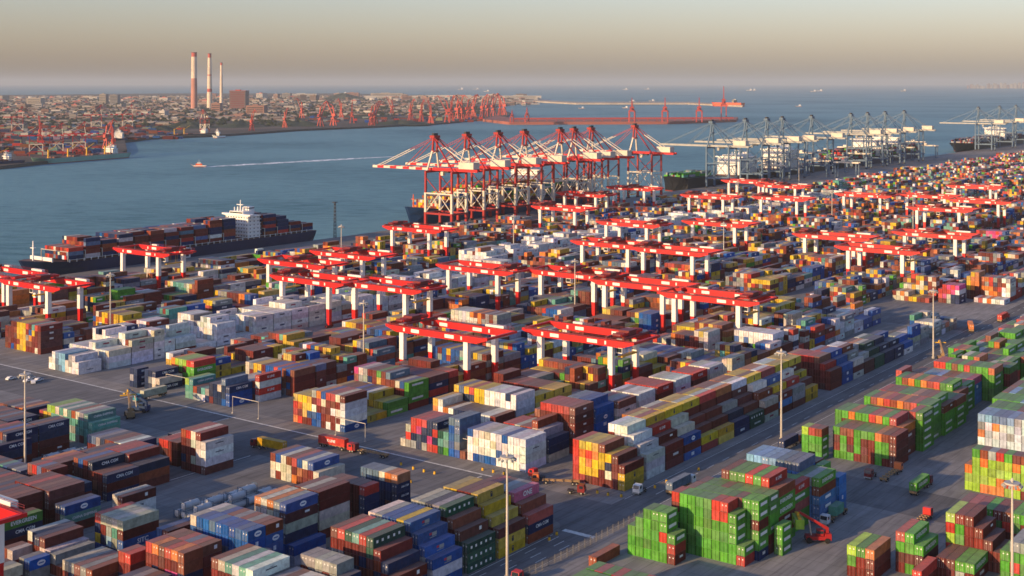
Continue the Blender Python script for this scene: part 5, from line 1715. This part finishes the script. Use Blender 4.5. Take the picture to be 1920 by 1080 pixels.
# yellow bollards round the kerbs
bp_ = MB(); bp_.cyl((0, 0, 0), (0, 0, 0.95), 0.45, 0.35, n=10, mi=0); bp_.cyl((0, 0, 0.95), (0, 0, 1.1), 0.36, 0.2, n=10, mi=1)
bme = bp_.mesh('bollard', [M_YELLOW, M_DARK])
BPX = [(775, 880), (795, 885), (815, 889), (752, 872), (770, 905), (905, 882), (925, 886), (945, 890), (1120, 925), (1140, 929), (1165, 932), (1228, 915), (1250, 905), (1030, 1013), (1044, 1003), (1285, 893), (1310, 882)]
for i, (x, y) in enumerate(BPX):
    o = bpy.data.objects.new('bollard', bme); COL.objects.link(o)
    u, v = up(x, y); o.location = W(u, v, 0.04)
    tag(o, 'small yellow bollard standing along the kerbs of the crossing', 'bollard', 'yellow bollards along the crossing kerbs')

# ------------------------------------------------------------------ far shore
M_LAND = ground_mat('shore_land', (0.10, 0.085, 0.07), (0.05, 0.05, 0.04), (0.19, 0.14, 0.11), 0.004)
M_HILL = ground_mat('shrub_hill', (0.05, 0.065, 0.04), (0.035, 0.045, 0.03), (0.09, 0.085, 0.06), 0.02)
M_SAND = ground_mat('breakwater_stone', (0.42, 0.36, 0.28), (0.32, 0.27, 0.22), (0.50, 0.44, 0.36), 0.01)


def land(name, pts, mat, z, bottom=-6.0):
    p = [xy(x, y, ZW) for x, y in pts]
    a = sum(p[i].x * p[(i + 1) % len(p)].y - p[(i + 1) % len(p)].x * p[i].y for i in range(len(p)))
    if a < 0: p.reverse()
    mb = MB()
    mb.quad([(q.x, q.y, z) for q in p])
    for i in range(len(p)):
        j = (i + 1) % len(p)
        mb.quad([(p[i].x, p[i].y, bottom), (p[j].x, p[j].y, bottom), (p[j].x, p[j].y, z), (p[i].x, p[i].y, z)])
    return tag(mb.build(name, mat), kind='structure')


land('far_shore_land', [(-420, 330), (0, 318), (60, 311), (225, 292), (238, 286), (234, 268), (280, 262), (420, 256), (560, 246), (700, 240), (830, 233), (950, 222), (958, 214), (925, 202), (1010, 191), (1012, 184), (640, 176), (300, 176), (-60, 180), (-420, 182)], M_LAND, 1.5)
land('ore_pier', [(905, 228), (955, 234), (1255, 233), (1380, 229), (1384, 224), (1250, 226), (960, 226), (930, 221)], paint('pier_deck', (0.30, 0.10, 0.07), 0.8, scale=0.01), 5.0)
land('breakwater', [(985, 191), (1080, 196), (1290, 196), (1392, 201), (1394, 199), (1290, 193.2), (1080, 193.2), (990, 188)], M_SAND, 5.0)


def mound(name, x, y, rx, ry, h, mat):
    c = xy(x, y, 0)
    mb = MB()
    n, m2 = 36, 9
    rr = random.Random(int(x * 7 + y))
    ph = [rr.uniform(0, 6) for _ in range(4)]
    for k in range(m2 + 1):
        t = k / m2
        for i in range(n):
            a = 2 * pi * i / n
            wob = 1 + 0.18 * sin(2 * a + ph[0]) + 0.12 * sin(5 * a + ph[1]) + 0.07 * sin(9 * a + ph[2])
            mb.v.append((c.x + rx * t * cos(a) * wob, c.y + ry * t * sin(a) * wob, h * (0.5 + 0.5 * cos(pi * t)) * (1 + 0.15 * sin(3 * a + ph[3])) + 1.0 + (-1.5 if k == m2 else 0)))
    for k in range(m2):
        for i in range(n):
            j = (i + 1) % n
            mb.f.append((k * n + i, (k + 1) * n + i, (k + 1) * n + j, k * n + j)); mb.m.append(0)
    return tag(mb.build(name, mat), kind='structure')


for (x, y, rx, ry, h) in ((350, 240, 90, 110, 17), (455, 238, 110, 120, 15), (300, 245, 60, 70, 12), (560, 236, 120, 130, 14), (745, 233, 100, 110, 11), (645, 186, 200, 260, 42), (200, 228, 150, 250, 12), (100, 240, 120, 200, 10), (690, 222, 160, 200, 12)):
    mound('hill', x, y, rx, ry, h, M_HILL)

# chimneys and power station
def chimney(x, ybase, ytop, r0, r1, bands, label):
    p = xy(x, ybase, 0)
    ht = H - (ytop - YH) / F * p.y
    r = empty('chimney', p, 0)
    tag(r, label, 'chimney', 'power station chimneys')
    prev = 0.0
    for k, (f, mat) in enumerate(bands):
        m_ = MB()
        a, b_ = prev * ht, f * ht
        m_.cyl((0, 0, a), (0, 0, b_), r0 + (r1 - r0) * prev, r0 + (r1 - r0) * f, n=24, cap=(k == len(bands) - 1 or k == 0))
        m_.build('shaft' if k == 0 else 'shaft_band', mat, r)
        prev = f
    m_ = MB(); m_.cyl((0, 0, ht), (0, 0, ht + 2.5), r1 * 1.15, r1 * 1.15, n=24); m_.build('rim', M_DKRED, r)


M_CHP = paint('chimney_pink', (0.42, 0.20, 0.15), 0.8, scale=0.02); M_CHC = paint('chimney_cream', (0.62, 0.52, 0.40), 0.8, scale=0.02); M_CHR = paint('chimney_red', (0.40, 0.08, 0.06), 0.8)
chimney(364, 205, 99, 16, 13, ((0.55, M_CHP), (0.93, M_CHC), (1.0, M_CHR)), 'thickest chimney with pink lower half and cream upper half')
chimney(393, 203, 101, 14, 8.5, ((0.30, M_CHC), (0.36, M_CHR), (0.60, M_CHC), (0.62, M_CHR), (0.93, M_CHC), (1.0, M_CHR)), 'middle cream chimney with thin red bands')
chimney(415, 199, 118, 10, 6.0, ((0.5, M_CHC), (0.95, M_CHC), (1.0, M_CHR)), 'thinnest cream chimney at the right of the three')


def building(x, y, wpx, hm, depth, mat, label, group=None, roofmat=None, name='port_building', rz=0.0, winmat=None):
    p = xy(x, y, 0)
    w_ = wpx * p.y / F
    r = empty(name, p, rz)
    tag(r, label, 'building', group)
    b = MB(); b.box(-w_ / 2, w_ / 2, 0, depth, 0.5, hm); b.build('wall', mat, r)
    t = MB(); t.box(-w_ / 2 - 0.5, w_ / 2 + 0.5, -0.5, depth + 0.5, hm, hm + 1.6); 
    if wpx > 9: t.box(-w_ * 0.2, w_ * 0.1, depth * 0.3, depth * 0.6, hm + 1.6, hm + 6)
    t.build('roof', roofmat or mat, r)
    nf = max(1, int(hm // 9))
    wn = MB()
    for k in range(nf):
        z = 3 + k * (hm - 4) / nf
        wn.box(-w_ * 0.44, w_ * 0.44, -0.06, -0.01, z, z + min(3.2, (hm - 4) / nf * 0.45))
    wn.build('window', winmat or M_GLASS, r)
    return r


BMATS = [paint('wall_cream', (0.303, 0.271, 0.231), 0.8, scale=0.01), paint('wall_white', (0.397, 0.381, 0.349), 0.8, scale=0.01), paint('wall_pink', (0.249, 0.161, 0.136), 0.8, scale=0.01),
         paint('wall_brown', (0.142, 0.098, 0.082), 0.8, scale=0.01), paint('wall_grey', (0.201, 0.192, 0.184), 0.8, scale=0.01), paint('wall_orange', (0.272, 0.151, 0.116), 0.8, scale=0.01)]
M_REDROOF = paint('red_roof', (0.40, 0.07, 0.06), 0.7, scale=0.01)
M_SMOKEGLASS = paint('smoked_wall', (0.13, 0.09, 0.085), 0.6, scale=0.01)
building(445, 206, 30, 92, 90, M_SMOKEGLASS, 'dark boiler house with red top right of the three chimneys', roofmat=M_REDROOF, name='boiler_house', winmat=M_DKRED)
building(478, 216, 34, 38, 80, BMATS[5], 'orange brick hall right of the dark boiler house', name='brick_hall')
building(404, 211, 16, 40, 60, BMATS[5], 'orange brick block at the foot of the middle chimney', name='brick_block')
building(192, 196, 12, 62, 60, BMATS[0], 'left cream tower block of the two left of the chimneys')
building(213, 196, 14, 58, 60, BMATS[4], 'right grey tower block of the two left of the chimneys')
building(63, 197, 26, 40, 70, BMATS[0], 'cream block at the far left of the town')
building(850, 186, 330, 26, 200, BMATS[1], 'very long white warehouse along the far end of the peninsula', name='warehouse')
building(725, 181, 60, 30, 120, BMATS[0], 'cream warehouse left of the very long white one', name='warehouse')
building(660, 183, 24, 42, 100, BMATS[5], 'orange tower block on the small wooded hill')
building(566, 182, 55, 28, 120, BMATS[1], 'white long building right of the boiler house', name='warehouse')
building(975, 187, 66, 30, 140, BMATS[1], 'cream white shed at the tip of the peninsula', name='warehouse')
br_ = random.Random(21)
nb = 0
for k in range(230):
    x = br_.uniform(-30, 1000)
    ymin = 184 if x < 640 else 186
    ymax = 226 if x < 420 else (222 if x < 560 else 214)
    if x > 830: ymax = 198
    y = ymin + (ymax - ymin) * br_.random() ** 1.5
    if 355 < x < 500 and y > 203: continue
    d = F * H / (y - YH)
    wpx = br_.uniform(4, 20)
    hm = br_.choice([9, 12, 14, 18, 24, 32]) * (1.3 if y < 192 else 0.8)
    kind = br_.choices(range(6), (5, 4, 3, 3, 3, 2))[0]
    nm = ['cream', 'white', 'pink', 'brown', 'grey', 'orange'][kind]
    building(x, y, wpx, hm, br_.uniform(20, 70), BMATS[kind], f'small {nm} building among the hazy far port town', f'{nm} buildings of the far port town', roofmat=br_.choice([BMATS[kind], M_REDROOF, BMATS[4], BMATS[3]]), rz=br_.uniform(-0.5, 0.5))
tw = MB()
for k in range(2600):
    x = br_.uniform(-40, 1005)
    ymin, ymax = 181, (236 if x < 330 else 228 if x < 560 else 218)
    if x > 830: ymax = 196
    y = ymin + (ymax - ymin) * br_.random() ** 1.35
    p = xy(x, y, 0)
    sx, sy, h_ = br_.uniform(6, 26), br_.uniform(6, 26), br_.uniform(3, 9)
    tw.box(p.x - sx, p.x + sx, p.y - sy, p.y + sy, 0.6, 1.5 + h_, br_.choices(range(6), (3, 2, 2, 7, 7, 2) if y > 192 else (4, 4, 2, 4, 4, 2))[0])
tag(tw.build('distant_town', BMATS), 'low sheds and houses that cover the far peninsula', 'town', kind='stuff')
tr_ = MB()
for k in range(3200):
    x = br_.uniform(-40, 900)
    y = 183 + 55 * br_.random() ** 1.2
    if x > 560: y = 183 + 36 * br_.random()
    p = xy(x, y, 0)
    s_ = br_.uniform(4, 12)
    q = len(tr_.v)
    for z, w_ in ((1, 0.5), (s_ * 0.4, 1.0), (s_ * 0.8, 0.75), (s_ * 1.1, 0.15)):
        for i in range(6):
            a = 2 * pi * i / 6 + z
            rr = w_ * s_ * (0.8 + 0.4 * br_.random())
            tr_.v.append((p.x + rr * cos(a), p.y + rr * sin(a), z + 1))
    for l_ in range(3):
        for i in range(6):
            j = (i + 1) % 6
            tr_.f.append((q + l_ * 6 + i, q + l_ * 6 + j, q + l_ * 6 + 6 + j, q + l_ * 6 + 6 + i)); tr_.m.append(0)
tag(tr_.build('far_woods', paint('tree_green', (0.045, 0.06, 0.03), 0.9, scale=0.05)), 'scattered dark trees between the far port buildings', 'trees', kind='stuff')

# oil tanks
for i, (x, y) in enumerate(((40, 186), (60, 185), (85, 186), (330, 187), (345, 187), (700, 188), (745, 190))):
    p = xy(x, y, 0); r = bpy.data.objects.new('storage_tank', None)
    m_ = MB(); m_.cyl((0, 0, 0), (0, 0, 18), 30, n=24); m_.cyl((0, 0, 18), (0, 0, 21), 30, 6, n=24)
    o = m_.build('storage_tank', BMATS[1]); o.location = p
    tag(o, 'round white storage tank among the far town buildings', 'tank', 'storage tanks of the far port town')


# portal cranes of the far port
def make_portal():
    r = empty('portal_crane', (0, 0, 0), 0)
    l = MB()
    for x in (-6, 6):
        for y in (-6, 6): l.beam((x, y, 0), (x * 0.45, y * 0.45, 20), 2.4, 2.4, 0, 1.8, 1.8)
    l.box(-5, 5, -5, 5, 19, 22); l.build('portal', M_PORT, r)
    t = MB(); t.cyl((0, 0, 22), (0, 0, 30), 3.2, 2.6, n=10); t.box(-8, 4, -3.4, 3.4, 26, 33); t.beam((-3, 0, 33), (1, 0, 52), 2.6, 2.6); t.build('tower', M_PORT, r)
    j = MB(); j.beam((3, 0, 30), (22, 0, 66), 2.2, 2.6, 0, 1.3, 1.3); j.beam((1, 0, 52), (22, 0, 66), 1.2); j.beam((22, 0, 66), (34, 0, 58), 1.6, 1.6, 0, 1.0, 1.0); j.build('jib', M_PORT, r)
    return r


M_PORT = paint('portal_red', (0.42, 0.065, 0.045), 0.6, scale=0.02)
PT = make_portal()
PTL = [(472, 246), (534, 240), (566, 222), (601, 238), (625, 236), (660, 232), (697, 236), (703, 234), (640, 224), (735, 216), (808, 232), (838, 230), (846, 228), (858, 226), (866, 226), (878, 224), (888, 222), (905, 221), (915, 219), (925, 218), (938, 217), (945, 216), (770, 226), (790, 229), (200, 280), (212, 290), (75, 268)]
for i, (x, y) in enumerate(PTL):
    o = PT if i == 0 else copy_tree(PT)
    p = xy(x, y, 0); o.location = p
    sc = 1.15 if x > 560 else 0.9
    if x > 820: sc = 1.35
    o.scale = (sc, sc, sc)
    o.rotation_euler = (0, 0, br_.uniform(0, 6.28))
    if x < 230: lab = ['red portal crane beside the green bulk ship bridge, left one', 'red portal crane beside the green bulk ship bridge, right one', 'red portal crane behind the far left berth'][i - 24]
    elif x > 800: lab = 'red portal crane in the dense row at the end of the far shore'
    else: lab = 'red portal crane standing along the middle of the far shore'
    tag(o, lab, 'portal crane', 'portal cranes of the dense far row' if x > 800 else ('portal cranes of the left berth' if x < 230 else 'portal cranes along the far shore'))
# ore unloaders on the pier
def make_unloader():
    r = empty('ship_unloader', (0, 0, 0), 0)
    l = MB()
    for x in (-12, 12):
        for y in (-8, 8): l.beam((x, y, 0), (x * 0.7, y, 34), 3.4, 3.4)
    l.box(-13, 13, -9, 9, 32, 36); l.build('portal', M_UNL, r)
    t = MB(); t.beam((-6, 0, 36), (0, 0, 72), 4, 4, 0, 2, 2); t.beam((8, 0, 36), (0, 0, 72), 3, 3, 0, 2, 2); t.box(-9, 9, -6, 6, 36, 46); t.build('tower', M_UNL, r)
    b = MB(); b.beam((-34, 0, 40), (44, 0, 40), 3, 4); b.beam((0, 0, 72), (40, 0, 42), 1.2); b.beam((0, 0, 72), (-32, 0, 42), 1.2); b.build('boom', M_UNL, r)
    return r


M_UNL = paint('unloader_red', (0.33, 0.045, 0.04), 0.6, scale=0.02)
UN = make_unloader()
for i, (x, y, s_, lab) in enumerate(((988, 230, 0.7, 'small red ship unloader at the near end of the ore pier'), (960, 231, 0.6, 'smallest red ship unloader where the ore pier leaves the shore'), (1185, 230, 1.1, 'red ship unloader left of the middle of the ore pier'), (1247, 230, 1.1, 'red ship unloader right of the middle of the ore pier'), (1311, 229, 1.1, 'red ship unloader near the outer end of the ore pier'), (1357, 227, 1.5, 'tallest red ship unloader at the outer tip of the ore pier'))):
    o = UN if i == 0 else copy_tree(UN)
    o.location = xy(x, y, 5.0); o.scale = (s_, s_, s_); o.rotation_euler = (0, 0, 1.4)
    if i == 5: o.scale = (1.0, 1.0, 1.6)
    tag(o, lab, 'ship unloader', 'red ship unloaders on the ore pier')
cv = empty('conveyor_gallery', xy(1120, 227.5, 5), 0)
tag(cv, 'long rust red conveyor gallery on trestles along the ore pier', 'conveyor')
a_, b_ = xy(965, 227.5, 5) - cv.location, xy(1375, 226, 5) - cv.location
m_ = MB(); m_.beam((a_.x, a_.y, 9), (b_.x, b_.y, 9), 7, 5); m_.build('gallery', M_UNL, cv)
for k in range(24):
    p = a_.lerp(b_, (k + 0.5) / 24); m_ = MB(); m_.beam((p.x, p.y - 2, 0), (p.x, p.y - 2, 7), 1.5); m_.beam((p.x, p.y + 2, 0), (p.x, p.y + 2, 7), 1.5); m_.build('trestle', M_UNL, cv)

# automatic stacking cranes of the far terminal
def make_stacking():
    r = empty('stacking_crane', (0, 0, 0))
    for y in (0, -30):
        l = MB()
        for x in (0, 10): l.beam((x, y, 0.5), (x, y, 21), 1.3, 1.3)
        l.box(-1, 11, y - 0.6, y + 0.6, 0.2, 1.4); l.box(0.7, 9.3, y - 0.5, y + 0.5, 19.4, 20.6)
        l.build('leg_frame', M_STEELBLUE, r)
    g = MB()
    for x in (2, 8): g.box(x - 0.7, x + 0.7, -33, 3, 21.02, 23.0)
    g.build('girder', M_CREAM, r)
    t = MB(); t.box(1, 9, -14, -8, 23.02, 26.0); t.build('trolley', M_CREAM, r)
    return r


AS = make_stacking()
ASP = [(1372, 322), (1408, 330), (1440, 318), (1466, 326), (1488, 312), (1512, 330), (1535, 308), (1548, 322), (1572, 300), (1590, 314), (1612, 296), (1636, 306), (1655, 290), (1676, 300), (1700, 288), (1722, 296), (1424, 340), (1566, 334)]
for i, (x, y) in enumerate(ASP):
    o = AS if i == 0 else copy_tree(AS)
    u, v = up(x, y); o.location = W(u, v, 0.03)
    tag(o, 'thin blue stacking crane with cream top behind the blue grey quay cranes', 'stacking crane', 'blue stacking cranes of the far terminal')

# quay cranes of the far port (copies of the red ones)
FQ = [((43, 252), 75, 'far left port'), ((190, 246), 20, ''), ((248, 244), 20, ''), ((385, 248), 60, ''), ((80, 293), 40, ''), ((118, 292), 40, ''), ((160, 288), 40, '')]
FQL = ['red and white crane alone at the left end of the far port', 'left crane of the far red and white pair behind the bulk ship', 'right crane of the far red and white pair behind the bulk ship', 'red and white crane standing before the foot of the chimneys',
       'left crane of the three over the green bulk ship', 'middle crane of the three over the green bulk ship', 'right crane of the three over the green bulk ship']
for i, ((x, y), rot, _) in enumerate(FQ):
    o = copy_tree(red_sts)
    p = xy(x, y, 0); o.location = p
    s_ = 0.86 if i < 3 else 0.72
    o.scale = (s_,) * 3
    o.rotation_euler = (0, 0, radians(-15 + 180) if i == 3 else radians(-70))
    tag(o, FQL[i], 'quay crane', 'red and white cranes of the far port')

# bulk ships at the far port
def far_ship(x0, x1, y0, y1, B, dk, mats, label, brx, decks, cranes=0, sup=M_SHIPW):
    a, b = xy(x0, y0, ZW), xy(x1, y1, ZW)
    Lh = (b - a).length
    r = empty('bulk_ship', (a + b) / 2, math.atan2(b.y - a.y, b.x - a.x))
    tag(r, label, 'ship', 'ships at the far port')
    o = bpy.data.objects.new('hull', hull_mesh(Lh, B, dk, mats)); COL.objects.link(o); o.parent = r
    superstructure(r, Lh * brx, Lh * brx + Lh * 0.06, B * 0.8, dk + 0.3, max(2, decks - 2), sup)
    for k in range(cranes):
        x = -Lh * 0.34 + k * Lh * 0.2
        m_ = MB(); m_.cyl((x, 0, dk), (x, 0, dk + 14), 1.3, n=10); m_.beam((x, 0, dk + 12), (x + 18, 0, dk + 20), 1.0); m_.build('deck_crane', M_YELLOW, r)
        hb_ = MB(); hb_.box(x + 5, x + 20, -B * 0.3, B * 0.3, dk + 0.05, dk + 2.2); hb_.build('hatch_cover', M_DECK, r)
    return r


far_ship(60, 236, 309, 295, 28, 9, [M_HULLG, M_BOOT, M_DECK], 'pale green hulled bulk ship moored at the left berth', 0.30, 5, 4)
far_ship(-60, 40, 316, 311, 28, 10, [M_HULL, M_BOOT, M_DECK], 'dark blue ship cut by the left edge of the photo', 0.2, 4, 3)
far_ship(210, 262, 268, 262, 30, 9, [M_HULL2, M_BOOT, M_DECK], 'small blue ship with white bridge behind the bulk ship stern', -0.3, 6, 0)
far_ship(312, 402, 259, 255, 26, 8, [M_HULLB, M_BOOT, M_DECK], 'black barge like ship under the crane by the chimneys', 0.25, 4, 2)
far_ship(400, 420, 259, 258, 14, 5, [M_SHIPW, M_BOOT, M_DECK], 'small white ship beside the black ship below the chimneys', -0.1, 3, 0)
far_ship(1335, 1393, 199, 200, 44, 22, [M_ORANGE, M_BOOT, M_DECK], 'big orange and cream tanker at the breakwater end', 0.2, 7, 0, BMATS[0])

# patrol boat with its wake
p = xy(372, 313, ZW)
r = empty('pilot_boat', p, 0.08)
tag(r, 'small orange and white pilot boat trailing a long white wake', 'boat')
o = bpy.data.objects.new('hull', hull_mesh(26, 6.5, 2.6, [M_SHIPW, M_BOOT, M_ORANGE], bow=0.3)); COL.objects.link(o); o.parent = r
m_ = MB(); m_.box(-4, 6, -2.2, 2.2, 2.6, 5.2, 0); m_.box(-2, 4, -1.8, 1.8, 5.2, 7.4, 1); m_.box(-2.03, 4.03, -1.83, 1.83, 6.0, 6.8, 2); m_.build('wheelhouse', [M_ORANGE, M_SHIPW, M_GLASS], r)
m_ = MB(); m_.cyl((1, 0, 7.4), (1, 0, 12), 0.25, 0.12, n=6); m_.build('mast', M_SHIPW, r)
m, N, L, b = new_mat('wake_foam')
geo = N.new('ShaderNodeNewGeometry'); nz = N.new('ShaderNodeTexNoise'); nz.inputs['Scale'].default_value = 0.12; nz.inputs['Detail'].default_value = 6
L.new(geo.outputs['Position'], nz.inputs['Vector'])
cr = N.new('ShaderNodeValToRGB'); cr.color_ramp.elements[0].position = 0.36; cr.color_ramp.elements[0].color = (0.08, 0.2, 0.25, 1); cr.color_ramp.elements[1].position = 0.55; cr.color_ramp.elements[1].color = (0.85, 0.88, 0.88, 1)
L.new(nz.outputs['Fac'], cr.inputs[0]); L.new(cr.outputs[0], b.inputs['Base Color']); b.inputs['Roughness'].default_value = 0.8
wk = MB()
pts = [(384, 313, 4), (430, 310.2, 9.0), (500, 306.5, 10.0), (580, 302, 10.0), (660, 297.5, 8), (760, 292.5, 1.5)]
ra = random.Random(2)
L_, R_ = [], []
for k in range(60):
    t = k / 59 * 5; i = min(4, int(t)); q = t - i
    x = pts[i][0] + (pts[i + 1][0] - pts[i][0]) * q; y = pts[i][1] + (pts[i + 1][1] - pts[i][1]) * q; w_ = pts[i][2] + (pts[i + 1][2] - pts[i][2]) * q
    c = xy(x, y, ZW + 0.15); w_ *= ra.uniform(0.6, 1.25)
    L_.append((c.x, c.y + w_ * 2, ZW + 0.15)); R_.append((c.x, c.y - w_ * 2, ZW + 0.15))
for k in range(59): wk.quad([R_[k], R_[k + 1], L_[k + 1], L_[k]])
tag(wk.build('boat_wake', m), kind='structure')

# ships out at sea
SEA = [(1213, 168), (1172, 168.5), (1405, 170), (1412, 170), (1497, 200), (1537, 171), (1090, 204), (1172, 203), (1185, 191), (864, 168), (893, 168), (1222, 190), (912, 172), (645, 176), (1694, 171), (1525, 172)]
for i, (x, y) in enumerate(SEA):
    a = xy(x, y, ZW)
    s_ = a.y / 9000.0
    r = empty('sea_ship', a, ra.uniform(-0.4, 0.4))
    tag(r, 'tiny pale ship lying at anchor out at sea', 'ship', 'ships at anchor out at sea')
    Lh = 38 * s_ + 8
    o = bpy.data.objects.new('hull', hull_mesh(Lh, Lh * 0.24, Lh * 0.11, [BMATS[1], M_BOOT, BMATS[0]])); COL.objects.link(o); o.parent = r
    m_ = MB(); m_.box(Lh * 0.1, Lh * 0.34, -Lh * 0.09, Lh * 0.09, Lh * 0.11, Lh * 0.30); m_.build('superstructure', M_SHIPW, r)
# hazy towers across the bay at the far right
for i in range(26):
    x = 1815 + i * 4.4 + ra.uniform(-1, 1)
    a = xy(x, 165.6, 0)
    m_ = MB(); w_ = ra.uniform(14, 26); h_ = ra.uniform(80, 165) * (0.55 + 0.45 * i / 26)
    m_.box(-w_, w_, -w_, w_, -4, h_); m_.box(-w_ * 0.4, w_ * 0.4, -w_ * 0.4, w_ * 0.4, h_, h_ + 8)
    o = m_.build('tower_block', BMATS[ra.choice([0, 1, 2])]); o.location = a
    tag(o, 'faint pale tower block in the haze across the bay', 'building', 'tower blocks across the bay')
